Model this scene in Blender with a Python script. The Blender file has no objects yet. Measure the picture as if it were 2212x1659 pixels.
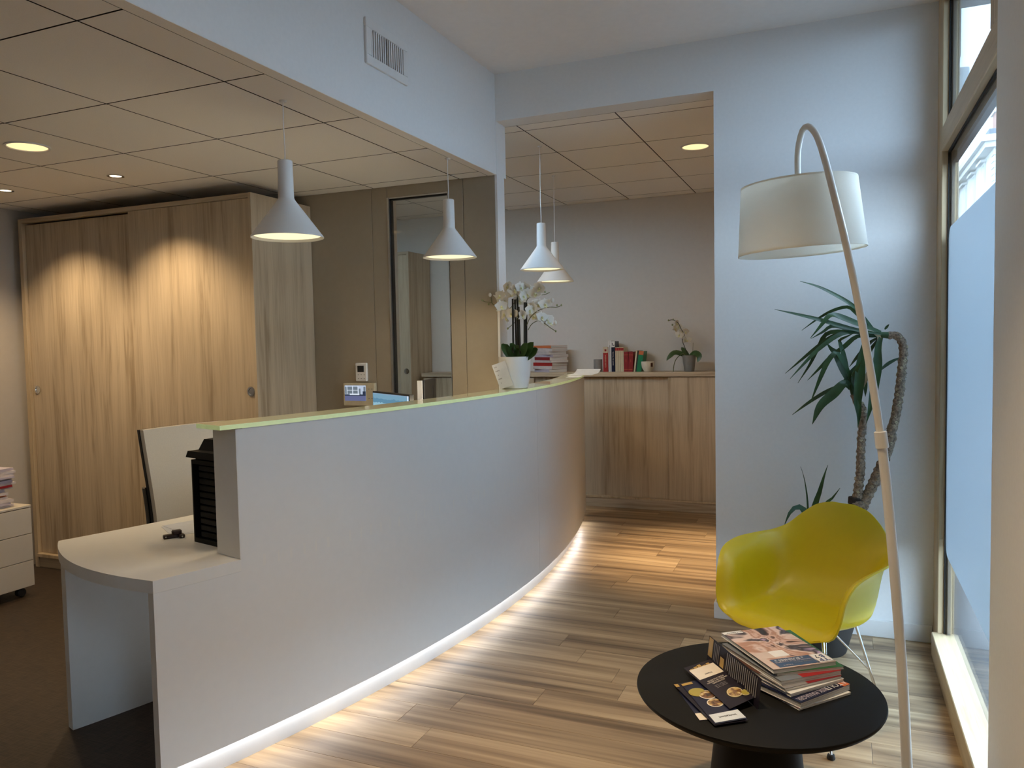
import bpy, bmesh, math, random
from mathutils import Vector, Matrix
from math import sin, cos, pi, radians as rad, atan2, hypot, sqrt

SC = bpy.context.scene
COL = SC.collection
random.seed(7)

# ------------------------------------------------------------------ camera
cam_d = bpy.data.cameras.new('camera')
cam = bpy.data.objects.new('camera', cam_d)
COL.objects.link(cam)
SC.camera = cam
cam_d.sensor_fit = 'HORIZONTAL'
cam_d.sensor_width = 36.0
cam_d.lens = 1684.785 / 2212 * 36.0
cam_d.clip_start = 0.05
cam_d.clip_end = 400
YAW, PITCH, ROLL = -0.3978443, -0.0531491, -0.0196273
fw = Vector((sin(YAW) * cos(PITCH), cos(YAW) * cos(PITCH), sin(PITCH)))
r0 = Vector((cos(YAW), -sin(YAW), 0))
u0 = r0.cross(fw)
rt = r0 * cos(ROLL) + u0 * sin(ROLL)
up = -r0 * sin(ROLL) + u0 * cos(ROLL)
cam.matrix_world = Matrix(((rt.x, up.x, -fw.x, 0), (rt.y, up.y, -fw.y, 0), (rt.z, up.z, -fw.z, 1.5), (0, 0, 0, 1)))

# ------------------------------------------------------------------ sky, exposure
SKY = 5.6
W = bpy.data.worlds.new('overcast_sky')
SC.world = W
W.use_nodes = True
wn = W.node_tree
bg = wn.nodes['Background']
tc = wn.nodes.new('ShaderNodeTexCoord')
sx = wn.nodes.new('ShaderNodeSeparateXYZ')
rp = wn.nodes.new('ShaderNodeValToRGB')
wn.links.new(tc.outputs['Generated'], sx.inputs[0])
wn.links.new(sx.outputs['Z'], rp.inputs[0])
wn.links.new(rp.outputs[0], bg.inputs[0])
rp.color_ramp.elements[0].position = 0.0
rp.color_ramp.elements[0].color = (0.58, 0.79, 1.0, 1)
rp.color_ramp.elements[1].position = 0.9
rp.color_ramp.elements[1].color = (0.52, 0.75, 1.0, 1)
bg.inputs[1].default_value = SKY
SC.view_settings.view_transform = 'Standard'
SC.view_settings.look = 'None'
SC.view_settings.gamma = 1.0
SC.view_settings.use_curve_mapping = False
SC.view_settings.exposure = 1.07
cy = SC.cycles
cy.use_denoising = True
cy.max_bounces = 10
cy.diffuse_bounces = 6
cy.glossy_bounces = 4
cy.transmission_bounces = 6
cy.transparent_max_bounces = 12
cy.sample_clamp_indirect = 6.0
cy.caustics_reflective = False
cy.caustics_refractive = False

WARM = (1.0, 0.75, 0.46)
K_PENDANT, K_DOWN, K_SPOT, K_LED = 0.62, 0.68, 3.0, 7.5

# ------------------------------------------------------------------ materials
def newmat(name):
    m = bpy.data.materials.new(name)
    m.use_nodes = True
    return m, m.node_tree, m.node_tree.nodes['Principled BSDF']

def objcoord(nt, scale=(1, 1, 1)):
    t = nt.nodes.new('ShaderNodeTexCoord')
    mp = nt.nodes.new('ShaderNodeMapping')
    mp.inputs['Scale'].default_value = scale
    nt.links.new(t.outputs['Object'], mp.inputs['Vector'])
    return mp.outputs[0]

def mat(name, col, rough=0.5, metal=0.0, var=0.04, nscale=30.0, bump=0.0, spec=0.5, trans=0.0):
    m, nt, b = newmat(name)
    v = objcoord(nt)
    n = nt.nodes.new('ShaderNodeTexNoise')
    n.inputs['Scale'].default_value = nscale
    n.inputs['Detail'].default_value = 3
    nt.links.new(v, n.inputs['Vector'])
    r = nt.nodes.new('ShaderNodeValToRGB')
    r.color_ramp.elements[0].position = 0.3
    r.color_ramp.elements[1].position = 0.7
    r.color_ramp.elements[0].color = tuple(c * (1 - var) for c in col) + (1,)
    r.color_ramp.elements[1].color = tuple(min(1, c * (1 + var)) for c in col) + (1,)
    nt.links.new(n.outputs['Fac'], r.inputs[0])
    nt.links.new(r.outputs[0], b.inputs['Base Color'])
    b.inputs['Roughness'].default_value = rough
    b.inputs['Metallic'].default_value = metal
    b.inputs['Specular IOR Level'].default_value = spec
    if bump:
        bp = nt.nodes.new('ShaderNodeBump')
        bp.inputs['Strength'].default_value = bump
        bp.inputs['Distance'].default_value = 0.002
        nt.links.new(n.outputs['Fac'], bp.inputs['Height'])
        nt.links.new(bp.outputs[0], b.inputs['Normal'])
    if trans:
        tr = nt.nodes.new('ShaderNodeBsdfTranslucent')
        nt.links.new(r.outputs[0], tr.inputs[0])
        mx = nt.nodes.new('ShaderNodeMixShader')
        mx.inputs[0].default_value = trans
        nt.links.new(b.outputs[0], mx.inputs[1])
        nt.links.new(tr.outputs[0], mx.inputs[2])
        nt.links.new(mx.outputs[0], nt.nodes['Material Output'].inputs[0])
    return m

def emit(name, col, s):
    m = bpy.data.materials.new(name)
    m.use_nodes = True
    nt = m.node_tree
    nt.nodes.remove(nt.nodes['Principled BSDF'])
    e = nt.nodes.new('ShaderNodeEmission')
    e.inputs[0].default_value = (*col, 1)
    e.inputs[1].default_value = s
    nt.links.new(e.outputs[0], nt.nodes['Material Output'].inputs[0])
    return m

def oak(name, axis='z', dark=(0.325, 0.245, 0.158), light=(0.54, 0.435, 0.305), seed=0.0):
    """sawn pale oak: long soft bands, fine pores and a few darker cathedral figures along one axis"""
    m, nt, b = newmat(name)
    t = nt.nodes.new('ShaderNodeTexCoord')
    def band(scale_long, scale_cross, detail, dist):
        mp = nt.nodes.new('ShaderNodeMapping')
        s = [scale_cross] * 3
        s['xyz'.index(axis)] = scale_long
        mp.inputs['Scale'].default_value = s
        mp.inputs['Location'].default_value = (seed, seed * 0.7, seed * 1.3)
        nt.links.new(t.outputs['Object'], mp.inputs['Vector'])
        n = nt.nodes.new('ShaderNodeTexNoise')
        n.inputs['Scale'].default_value = 1.0
        n.inputs['Detail'].default_value = detail
        n.inputs['Distortion'].default_value = dist
        nt.links.new(mp.outputs[0], n.inputs['Vector'])
        return n.outputs['Fac']
    a = band(0.40, 11.0, 3.0, 0.4)
    c = band(1.9, 34.0, 5.0, 1.1)
    d = band(3.0, 160.0, 2.0, 0.0)
    def math_node(op, x, y):
        q = nt.nodes.new('ShaderNodeMath')
        q.operation = op
        for i, z in enumerate((x, y)):
            if isinstance(z, (int, float)):
                q.inputs[i].default_value = z
            else:
                nt.links.new(z, q.inputs[i])
        return q.outputs[0]
    s = math_node('ADD', math_node('MULTIPLY', a, 0.46), math_node('MULTIPLY', c, 0.40))
    s = math_node('ADD', s, math_node('MULTIPLY', d, 0.14))
    r = nt.nodes.new('ShaderNodeValToRGB')
    e = r.color_ramp.elements
    e[0].position, e[0].color = 0.38, (*dark, 1)
    e[1].position, e[1].color = 0.59, (*light, 1)
    k = e.new(0.47)
    k.color = tuple((x * 0.4 + y * 0.6) for x, y in zip(dark, light)) + (1,)
    nt.links.new(s, r.inputs[0])
    nt.links.new(r.outputs[0], b.inputs['Base Color'])
    b.inputs['Roughness'].default_value = 0.5
    bp = nt.nodes.new('ShaderNodeBump')
    bp.inputs['Strength'].default_value = 0.15
    bp.inputs['Distance'].default_value = 0.001
    nt.links.new(s, bp.inputs['Height'])
    nt.links.new(bp.outputs[0], b.inputs['Normal'])
    return m

def plank_mat():
    m, nt, b = newmat('plank_wood')
    t = nt.nodes.new('ShaderNodeTexCoord')
    oi = nt.nodes.new('ShaderNodeObjectInfo')
    mul = nt.nodes.new('ShaderNodeVectorMath')
    mul.operation = 'MULTIPLY_ADD'
    cmb = nt.nodes.new('ShaderNodeCombineXYZ')
    for i in range(3):
        nt.links.new(oi.outputs['Random'], cmb.inputs[i])
    nt.links.new(cmb.outputs[0], mul.inputs[0])
    mul.inputs[1].default_value = (37.0, 11.0, 5.0)
    nt.links.new(t.outputs['Object'], mul.inputs[2])
    def nz(scale, det, dist=0.2):
        mp = nt.nodes.new('ShaderNodeMapping')
        mp.inputs['Scale'].default_value = scale
        nt.links.new(mul.outputs[0], mp.inputs['Vector'])
        n = nt.nodes.new('ShaderNodeTexNoise')
        n.inputs['Scale'].default_value = 1
        n.inputs['Detail'].default_value = det
        n.inputs['Distortion'].default_value = dist
        nt.links.new(mp.outputs[0], n.inputs['Vector'])
        return n.outputs['Fac']
    a = nz((0.55, 13.0, 1), 2.5)
    c = nz((1.8, 46.0, 1), 4.0, 0.5)
    mx = nt.nodes.new('ShaderNodeMix')
    mx.data_type = 'FLOAT'
    mx.inputs[0].default_value = 0.27
    nt.links.new(a, mx.inputs[2])
    nt.links.new(c, mx.inputs[3])
    r = nt.nodes.new('ShaderNodeValToRGB')
    e = r.color_ramp.elements
    e[0].position, e[0].color = 0.34, (0.125, 0.078, 0.043, 1)
    e[1].position, e[1].color = 0.68, (0.56, 0.405, 0.24, 1)
    k = e.new(0.5)
    k.color = (0.335, 0.226, 0.128, 1)
    nt.links.new(mx.outputs[0], r.inputs[0])
    hs = nt.nodes.new('ShaderNodeHueSaturation')
    mr = nt.nodes.new('ShaderNodeMapRange')
    mr.inputs['To Min'].default_value = 0.93
    mr.inputs['To Max'].default_value = 1.07
    nt.links.new(oi.outputs['Random'], mr.inputs['Value'])
    nt.links.new(mr.outputs[0], hs.inputs['Value'])
    nt.links.new(r.outputs[0], hs.inputs['Color'])
    nt.links.new(hs.outputs[0], b.inputs['Base Color'])
    b.inputs['Roughness'].default_value = 0.42
    b.inputs['Specular IOR Level'].default_value = 0.4
    return m

def thin_glass(name, tint=(1, 1, 1), refl_rough=0.0):
    m = bpy.data.materials.new(name)
    m.use_nodes = True
    nt = m.node_tree
    nt.nodes.remove(nt.nodes['Principled BSDF'])
    tr = nt.nodes.new('ShaderNodeBsdfTransparent')
    tr.inputs[0].default_value = (*tint, 1)
    gl = nt.nodes.new('ShaderNodeBsdfGlossy')
    gl.inputs['Roughness'].default_value = refl_rough
    lw = nt.nodes.new('ShaderNodeLayerWeight')          # Schlick reflection, the same from both sides of the pane
    pw = nt.nodes.new('ShaderNodeMath')
    pw.operation = 'POWER'
    pw.inputs[1].default_value = 5.0
    nt.links.new(lw.outputs['Facing'], pw.inputs[0])
    fr = nt.nodes.new('ShaderNodeMath')
    fr.operation = 'MULTIPLY_ADD'
    fr.inputs[1].default_value = 0.96
    fr.inputs[2].default_value = 0.04
    nt.links.new(pw.outputs[0], fr.inputs[0])
    mx = nt.nodes.new('ShaderNodeMixShader')
    nt.links.new(fr.outputs[0], mx.inputs[0])
    nt.links.new(tr.outputs[0], mx.inputs[1])
    nt.links.new(gl.outputs[0], mx.inputs[2])
    nt.links.new(mx.outputs[0], nt.nodes['Material Output'].inputs[0])
    return m

def frosted(name):
    m = bpy.data.materials.new(name)
    m.use_nodes = True
    nt = m.node_tree
    nt.nodes.remove(nt.nodes['Principled BSDF'])
    tl = nt.nodes.new('ShaderNodeBsdfTranslucent')
    tl.inputs[0].default_value = (0.66, 0.73, 0.78, 1)
    df = nt.nodes.new('ShaderNodeBsdfDiffuse')
    df.inputs[0].default_value = (0.75, 0.8, 0.82, 1)
    mx = nt.nodes.new('ShaderNodeMixShader')
    mx.inputs[0].default_value = 0.15
    nt.links.new(tl.outputs[0], mx.inputs[1])
    nt.links.new(df.outputs[0], mx.inputs[2])
    gl = nt.nodes.new('ShaderNodeBsdfGlossy')           # satin surface of the film
    gl.inputs['Roughness'].default_value = 0.5
    lw = nt.nodes.new('ShaderNodeFresnel')
    lw.inputs['IOR'].default_value = 1.5
    m2 = nt.nodes.new('ShaderNodeMixShader')
    nt.links.new(lw.outputs[0], m2.inputs[0])
    nt.links.new(mx.outputs[0], m2.inputs[1])
    nt.links.new(gl.outputs[0], m2.inputs[2])
    nt.links.new(m2.outputs[0], nt.nodes['Material Output'].inputs[0])
    return m

def weave_mat():
    m, nt, b = newmat('woven_vinyl')
    def nz(sc, s):
        v = objcoord(nt, sc)
        n = nt.nodes.new('ShaderNodeTexNoise')
        n.inputs['Scale'].default_value = s
        n.inputs['Detail'].default_value = 3
        nt.links.new(v, n.inputs['Vector'])
        return n.outputs['Fac']
    a, c2 = nz((1, 14, 1), 12), nz((14, 1, 1), 12)
    mx = nt.nodes.new('ShaderNodeMix')
    mx.data_type = 'FLOAT'
    nt.links.new(a, mx.inputs[2])
    nt.links.new(c2, mx.inputs[3])
    r = nt.nodes.new('ShaderNodeValToRGB')
    r.color_ramp.elements[0].position = 0.38
    r.color_ramp.elements[0].color = (0.020, 0.0135, 0.009, 1)
    r.color_ramp.elements[1].position = 0.62
    r.color_ramp.elements[1].color = (0.060, 0.040, 0.026, 1)
    nt.links.new(mx.outputs[0], r.inputs[0])
    nt.links.new(r.outputs[0], b.inputs['Base Color'])
    b.inputs['Roughness'].default_value = 0.5
    b.inputs['Specular IOR Level'].default_value = 0.35
    return m

def print_mat(name, cols, scale=14.0, dist=2.5, kind='noise', rough=0.3):
    """flat colour print of a magazine photograph: soft blobs of several colours"""
    m, nt, b = newmat(name)
    v = objcoord(nt)
    n = nt.nodes.new('ShaderNodeTexNoise')
    n.inputs['Scale'].default_value = scale
    n.inputs['Detail'].default_value = 4
    n.inputs['Distortion'].default_value = dist
    nt.links.new(v, n.inputs['Vector'])
    r = nt.nodes.new('ShaderNodeValToRGB')
    r.color_ramp.interpolation = 'EASE'
    el = r.color_ramp.elements
    lo, hi = 0.30, 0.72
    el[0].position, el[0].color = lo, (*cols[0], 1)
    el[1].position, el[1].color = hi, (*cols[-1], 1)
    for i, c in enumerate(cols[1:-1], 1):
        q = el.new(lo + (hi - lo) * i / (len(cols) - 1))
        q.color = (*c, 1)
    nt.links.new(n.outputs['Fac'], r.inputs[0])
    nt.links.new(r.outputs[0], b.inputs['Base Color'])
    b.inputs['Roughness'].default_value = rough
    return m

def screen_mat(name, rows, strength, seed=0.0):
    """a lit screen: horizontal bands of colour by height with small noise blocks"""
    m = bpy.data.materials.new(name)
    m.use_nodes = True
    nt = m.node_tree
    nt.nodes.remove(nt.nodes['Principled BSDF'])
    t = nt.nodes.new('ShaderNodeTexCoord')
    s = nt.nodes.new('ShaderNodeSeparateXYZ')
    nt.links.new(t.outputs['Generated'], s.inputs[0])
    n = nt.nodes.new('ShaderNodeTexVoronoi')
    n.inputs['Scale'].default_value = 9
    nt.links.new(t.outputs['Generated'], n.inputs['Vector'])
    a = nt.nodes.new('ShaderNodeMath')
    a.operation = 'MULTIPLY_ADD'
    nt.links.new(n.outputs['Distance'], a.inputs[0])
    a.inputs[1].default_value = seed
    nt.links.new(s.outputs['Z'], a.inputs[2])
    r = nt.nodes.new('ShaderNodeValToRGB')
    r.color_ramp.interpolation = 'CONSTANT' if seed < 0.1 else 'LINEAR'
    el = r.color_ramp.elements
    el[0].position, el[0].color = rows[0][0], (*rows[0][1], 1)
    el[1].position, el[1].color = rows[-1][0], (*rows[-1][1], 1)
    for p, c in rows[1:-1]:
        q = el.new(p)
        q.color = (*c, 1)
    nt.links.new(a.outputs[0], r.inputs[0])
    e = nt.nodes.new('ShaderNodeEmission')
    e.inputs[1].default_value = strength
    nt.links.new(r.outputs[0], e.inputs[0])
    nt.links.new(e.outputs[0], nt.nodes['Material Output'].inputs[0])
    return m

M = {}
M['wall'] = mat('grey_white_paint', (0.78, 0.775, 0.76), 0.75, var=0.015, nscale=60, bump=0.03)
M['taupe'] = mat('taupe_panel', (0.34, 0.285, 0.21), 0.6, var=0.02)
M['greige'] = mat('greige_paint', (0.66, 0.625, 0.58), 0.75, var=0.015, bump=0.03)
M['ceil'] = mat('ceiling_paint', (0.84, 0.81, 0.78), 0.8, var=0.015)
M['tile'] = mat('mineral_ceiling_tile', (0.92, 0.89, 0.84), 0.85, var=0.03, nscale=220, bump=0.05)
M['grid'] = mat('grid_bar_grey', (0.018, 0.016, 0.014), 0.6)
M['lam'] = mat('white_laminate', (0.72, 0.72, 0.71), 0.42, var=0.01)
M['beige'] = mat('beige_lacquer', (0.56, 0.51, 0.43), 0.4, var=0.01)
M['office'] = mat('office_wall_paint', (0.47, 0.42, 0.355), 0.75, var=0.015, bump=0.03)
M['lam_e'] = mat('white_laminate_edge', (0.74, 0.73, 0.70), 0.45, var=0.01)
M['white'] = mat('white_lacquer', (0.78, 0.77, 0.75), 0.35, var=0.01)
M['lampw'] = mat('pendant_white', (0.72, 0.71, 0.69), 0.5, var=0.01)
M['oakz'] = oak('sawn_oak_vertical', 'z')
M['oakz2'] = oak('sawn_oak_vertical_second', 'z', seed=4.3)
M['oakx'] = oak('sawn_oak_horizontal', 'x', seed=2.0)
M['oaklight'] = oak('sawn_oak_edge', 'z', dark=(0.40, 0.30, 0.18), light=(0.56, 0.44, 0.29), seed=9.0)
M['winwood'] = oak('window_oak', 'z', dark=(0.42, 0.30, 0.16), light=(0.60, 0.46, 0.28), seed=1.0)
M['winwoody'] = oak('window_oak_long', 'y', dark=(0.42, 0.30, 0.16), light=(0.60, 0.46, 0.28), seed=6.0)
M['plank'] = plank_mat()
M['vinyl'] = weave_mat()
M['chrome'] = mat('chrome', (0.75, 0.75, 0.74), 0.15, 1.0)
M['alu'] = mat('brushed_aluminium', (0.66, 0.66, 0.64), 0.35, 1.0)
M['black'] = mat('black_plastic', (0.012, 0.012, 0.012), 0.45)
M['tray'] = mat('black_tray_plastic', (0.004, 0.004, 0.004), 0.5, spec=0.2)
M['tableblack'] = mat('matt_black_top', (0.006, 0.006, 0.006), 0.55, nscale=300, bump=0.02, spec=0.16)
M['rubber'] = mat('dark_rubber', (0.02, 0.02, 0.021), 0.6)
M['yellow'] = mat('yellow_plastic', (0.60, 0.475, 0.008), 0.38, var=0.015)
M['leather'] = mat('cream_leather', (0.50, 0.45, 0.37), 0.5, var=0.03, bump=0.1, nscale=150)
M['glass'] = thin_glass('clear_glass')
M['tglass'] = thin_glass('grey_tinted_glass', (0.74, 0.77, 0.80))
M['pglass'] = thin_glass('partition_glass', (0.93, 0.93, 0.90))
M['ctglass'] = mat('counter_glass_face', (0.78, 0.76, 0.48), 0.04, var=0.0, spec=0.4)
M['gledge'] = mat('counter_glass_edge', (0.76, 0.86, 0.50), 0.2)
_b = M['gledge'].node_tree.nodes['Principled BSDF']      # yellow-green edge glow put in as emission; the glass is no lamp
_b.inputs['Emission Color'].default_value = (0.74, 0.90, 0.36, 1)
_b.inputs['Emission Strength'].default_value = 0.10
M['frost'] = frosted('frosted_film')
M['gasket'] = mat('black_gasket', (0.01, 0.01, 0.01), 0.6)
M['pot'] = mat('white_ceramic', (0.80, 0.79, 0.76), 0.22, var=0.01)
M['petal'] = mat('white_petal', (0.82, 0.80, 0.74), 0.55, trans=0.3)
M['lip'] = mat('yellow_flower_heart', (0.72, 0.70, 0.42), 0.55)
M['stem'] = mat('olive_stem', (0.12, 0.13, 0.05), 0.5)
M['bud'] = mat('green_bud', (0.24, 0.27, 0.12), 0.5)
M['stake'] = mat('dark_stake', (0.012, 0.012, 0.008), 0.5)
M['leaf'] = mat('dark_green_leaf', (0.028, 0.075, 0.022), 0.38, var=0.25, nscale=18, trans=0.12)
M['leaf2'] = mat('orchid_leaf', (0.038, 0.085, 0.025), 0.36, var=0.2, nscale=18)
M['dead'] = mat('dry_leaf', (0.42, 0.31, 0.18), 0.6, var=0.25, nscale=40)
M['bark'] = mat('flaky_bark', (0.235, 0.165, 0.11), 0.8, var=0.6, nscale=110, bump=0.7)
M['scar'] = mat('pale_leaf_scar', (0.50, 0.41, 0.25), 0.8, var=0.2, nscale=80)
M['fpaper'] = mat('worn_folder_paper', (0.56, 0.50, 0.49), 0.65, var=0.08)
M['soil'] = mat('dark_soil', (0.03, 0.02, 0.014), 0.9, bump=0.5)
M['shade'] = mat('white_fabric_shade', (0.95, 0.93, 0.87), 0.8, var=0.01, nscale=400, trans=0.52)
M['lampmetal'] = mat('cream_lamp_metal', (0.74, 0.72, 0.67), 0.32, var=0.01)
M['bulb'] = mat('bulb_glass', (0.85, 0.82, 0.7), 0.15)
M['paper'] = mat('white_paper', (0.74, 0.74, 0.74), 0.6, var=0.03)
M['deskpaper'] = mat('cool_paper', (0.60, 0.63, 0.70), 0.6)
M['pages'] = None
M['e_pend'] = emit('pendant_glow', (1.0, 0.86, 0.52), K_PENDANT)
M['e_down'] = emit('downlight_glow', (1.0, 0.72, 0.36), K_DOWN)
M['e_spot'] = emit('spotlight_glow', (1.0, 0.78, 0.5), K_SPOT)
M['e_fill'] = emit('added_fill_glow', (1.0, 0.83, 0.58), 13.0)  # emission of the fill strip added below the counter glass
M['e_led'] = emit('led_strip_glow', (0.92, 0.95, 1.0), K_LED)
M['navy'] = mat('navy_print', (0.007, 0.010, 0.036), 0.35, spec=0.3)
M['gold'] = mat('gold_print', (0.42, 0.27, 0.07), 0.35)
M['red'] = mat('red_cover', (0.36, 0.02, 0.02), 0.35)
M['dred'] = mat('dark_red_cover', (0.25, 0.012, 0.018), 0.35)
M['green'] = mat('green_cover', (0.03, 0.14, 0.05), 0.35)
M['lgreen'] = mat('pale_green_cover', (0.36, 0.60, 0.30), 0.4)
M['bgreen'] = mat('bright_green_cover', (0.008, 0.21, 0.09), 0.35)
M['cream'] = mat('cream_cover', (0.62, 0.54, 0.38), 0.5)
M['orange'] = mat('orange_folder', (0.62, 0.17, 0.06), 0.55)
M['grey'] = mat('grey_ceramic', (0.25, 0.245, 0.25), 0.5)
M['greypot'] = mat('grey_pot', (0.22, 0.22, 0.215), 0.5)
M['mug'] = mat('cream_mug', (0.66, 0.63, 0.53), 0.3)
M['brown'] = mat('brown_print', (0.08, 0.03, 0.02), 0.5)
M['stone'] = mat('pale_limestone', (0.74, 0.74, 0.71), 0.85, var=0.08, nscale=1.5)
M['slate'] = mat('roof_slate', (0.16, 0.18, 0.21), 0.7)
M['dglass'] = mat('dark_window_pane', (0.20, 0.23, 0.26), 0.2)
M['brick'] = mat('terracotta', (0.42, 0.22, 0.16), 0.8)
M['asphalt'] = mat('street_asphalt', (0.10, 0.10, 0.105), 0.9, var=0.1)
M['greyfac'] = mat('grey_render', (0.22, 0.22, 0.225), 0.85)
M['dline'] = mat('dark_ink', (0.03, 0.03, 0.04), 0.5)
M['lilac'] = mat('lilac_folder', (0.46, 0.41, 0.47), 0.6)

# ------------------------------------------------------------------ mesh helpers
class G:
    def __init__(s):
        s.v, s.f, s.mi = [], [], []
    def add(s, vs, fs, mi=0):
        o = len(s.v)
        s.v += [tuple(q) for q in vs]
        s.f += [tuple(i + o for i in f) for f in fs]
        s.mi += [mi] * len(fs)
        return s
    def box(s, a, b, bev=0.0, mi=0, M4=None):
        a, b = Vector(a), Vector(b)
        lo = Vector([min(a[i], b[i]) for i in range(3)])
        hi = Vector([max(a[i], b[i]) for i in range(3)])
        bm = bmesh.new()
        bmesh.ops.create_cube(bm, size=1.0)
        for v in bm.verts:
            v.co = Vector([(lo[i] + hi[i]) / 2 + v.co[i] * (hi[i] - lo[i]) for i in range(3)])
        if bev > 0:
            bmesh.ops.bevel(bm, geom=bm.edges[:], offset=bev, segments=1, affect='EDGES')
        bm.verts.index_update()
        vs = [(M4 @ v.co if M4 else v.co.copy()) for v in bm.verts]
        fs = [[v.index for v in f.verts] for f in bm.faces]
        bm.free()
        return s.add(vs, fs, mi)
    def prism(s, poly, z0, z1, mi=0):
        n = len(poly)
        vs = [(x, y, z0) for x, y in poly] + [(x, y, z1) for x, y in poly]
        fs = [list(range(n))[::-1], list(range(n, 2 * n))]
        fs += [(i, (i + 1) % n, n + (i + 1) % n, n + i) for i in range(n)]
        return s.add(vs, fs, mi)
    def lathe(s, prof, c=(0, 0, 0), n=48, mi=0, M4=None):
        vs, fs = [], []
        k = len(prof)
        for i in range(n):
            a = 2 * pi * i / n
            for r, z in prof:
                p = Vector((c[0] + r * cos(a), c[1] + r * sin(a), c[2] + z))
                vs.append(M4 @ p if M4 else p)
        for i in range(n):
            j = (i + 1) % n
            for q in range(k - 1):
                fs.append((i * k + q, j * k + q, j * k + q + 1, i * k + q + 1))
        for q, rev in ((0, True), (k - 1, False)):
            if prof[q][0] > 1e-5:
                if prof[0] != prof[-1] and not getattr(s, 'nocap', False):
                    ring = [i * k + q for i in range(n)]
                    fs.append(ring[::-1] if rev else ring)
        return s.add(vs, fs, mi)
    def tube(s, pts, r, n=10, mi=0, caps=True):
        pts = [Vector(p) for p in pts]
        m = len(pts)
        rs = r if isinstance(r, (list, tuple)) else [r] * m
        T = []
        for i in range(m):
            t = pts[min(i + 1, m - 1)] - pts[max(i - 1, 0)]
            T.append(t.normalized() if t.length > 1e-9 else Vector((0, 0, 1)))
        ref = Vector((0, 0, 1)) if abs(T[0].z) < 0.9 else Vector((1, 0, 0))
        nrm = T[0].cross(ref).normalized()
        vs, fs = [], []
        for i in range(m):
            nrm = (nrm - T[i] * nrm.dot(T[i])).normalized()
            bn = T[i].cross(nrm)
            for k in range(n):
                a = 2 * pi * k / n
                vs.append(pts[i] + (nrm * cos(a) + bn * sin(a)) * rs[i])
        for i in range(m - 1):
            for k in range(n):
                q = (k + 1) % n
                fs.append((i * n + k, i * n + q, (i + 1) * n + q, (i + 1) * n + k))
        if caps:
            fs.append(list(range(n))[::-1])
            fs.append([(m - 1) * n + k for k in range(n)])
        return s.add(vs, fs, mi)
    def arc(s, R0, R1, a0, a1, z0, z1, n=48, mi=0, mi_top=None, mi_out=None):
        """slab between two radii of the counter's circle"""
        vs, fs, ms = [], [], []
        for i in range(n + 1):
            a = a0 + (a1 - a0) * i / n
            for R, z in ((R0, z0), (R1, z0), (R1, z1), (R0, z1)):
                vs.append((CX + R * cos(a), CY + R * sin(a), z))
        for i in range(n):
            for k in range(4):
                q = (k + 1) % 4
                fs.append((i * 4 + k, i * 4 + q, (i + 1) * 4 + q, (i + 1) * 4 + k))
                ms.append({1: mi_out, 2: mi_top, 0: mi_top}.get(k, None) if k != 3 else mi_out)
        fs.append((3, 2, 1, 0)); ms.append(mi_out)
        fs.append(tuple(n * 4 + k for k in range(4))); ms.append(mi_out)
        o = len(s.v)
        s.v += vs
        s.f += [tuple(i + o for i in f) for f in fs]
        s.mi += [mi if x is None else x for x in ms]
        return s
    def sphere(s, c, r, sc=(1, 1, 1), nu=12, nv=8, mi=0):
        vs = [(c[0], c[1], c[2] - r * sc[2])]
        for i in range(1, nv):
            t = -pi / 2 + pi * i / nv
            for k in range(nu):
                a = 2 * pi * k / nu
                vs.append((c[0] + r * sc[0] * cos(t) * cos(a), c[1] + r * sc[1] * cos(t) * sin(a), c[2] + r * sc[2] * sin(t)))
        vs.append((c[0], c[1], c[2] + r * sc[2]))
        fs = [(0, 1 + (k + 1) % nu, 1 + k) for k in range(nu)]
        for i in range(nv - 2):
            for k in range(nu):
                q = (k + 1) % nu
                fs.append((1 + i * nu + k, 1 + i * nu + q, 1 + (i + 1) * nu + q, 1 + (i + 1) * nu + k))
        b = 1 + (nv - 2) * nu
        fs += [(b + k, b + (k + 1) % nu, len(vs) - 1) for k in range(nu)]
        return s.add(vs, fs, mi)
    def blade(s, pts, width, nrm=(0, -1, 0.35), fold=0.25, n=14, mi=0, tip=True, base=0.45, thick=0.0012, blunt=2.2):
        """a long leaf: a folded ribbon along a curve, tapering to a point"""
        P = smooth(pts, n)
        N = Vector(nrm).normalized()
        top, vs, fs = [], [], []
        for i, p in enumerate(P):
            t = (P[min(i + 1, n)] - P[max(i - 1, 0)]).normalized()
            sd = t.cross(N)
            sd = sd.normalized() if sd.length > 1e-4 else Vector((1, 0, 0))
            up_ = sd.cross(t)
            u = i / n
            w = width / 2 * ((base + (1 - base) * min(1, u / 0.35) ** 0.8) if u < 0.35 else (1 - ((u - 0.35) / 0.65) ** blunt) if tip else 1)
            w = max(w, 0.0008)
            for dz in (0, -thick):
                vs += [p - sd * w + up_ * (fold * w + dz), p + up_ * dz, p + sd * w + up_ * (fold * w + dz)]
        for i in range(n):
            a, b = i * 6, (i + 1) * 6
            fs += [(a, a + 1, b + 1, b), (a + 1, a + 2, b + 2, b + 1), (a + 4, a + 3, b + 3, b + 4), (a + 5, a + 4, b + 4, b + 5),
                   (a, b, b + 3, a + 3), (a + 2, a + 5, b + 5, b + 2)]
        return s.add(vs, fs, mi)
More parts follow.
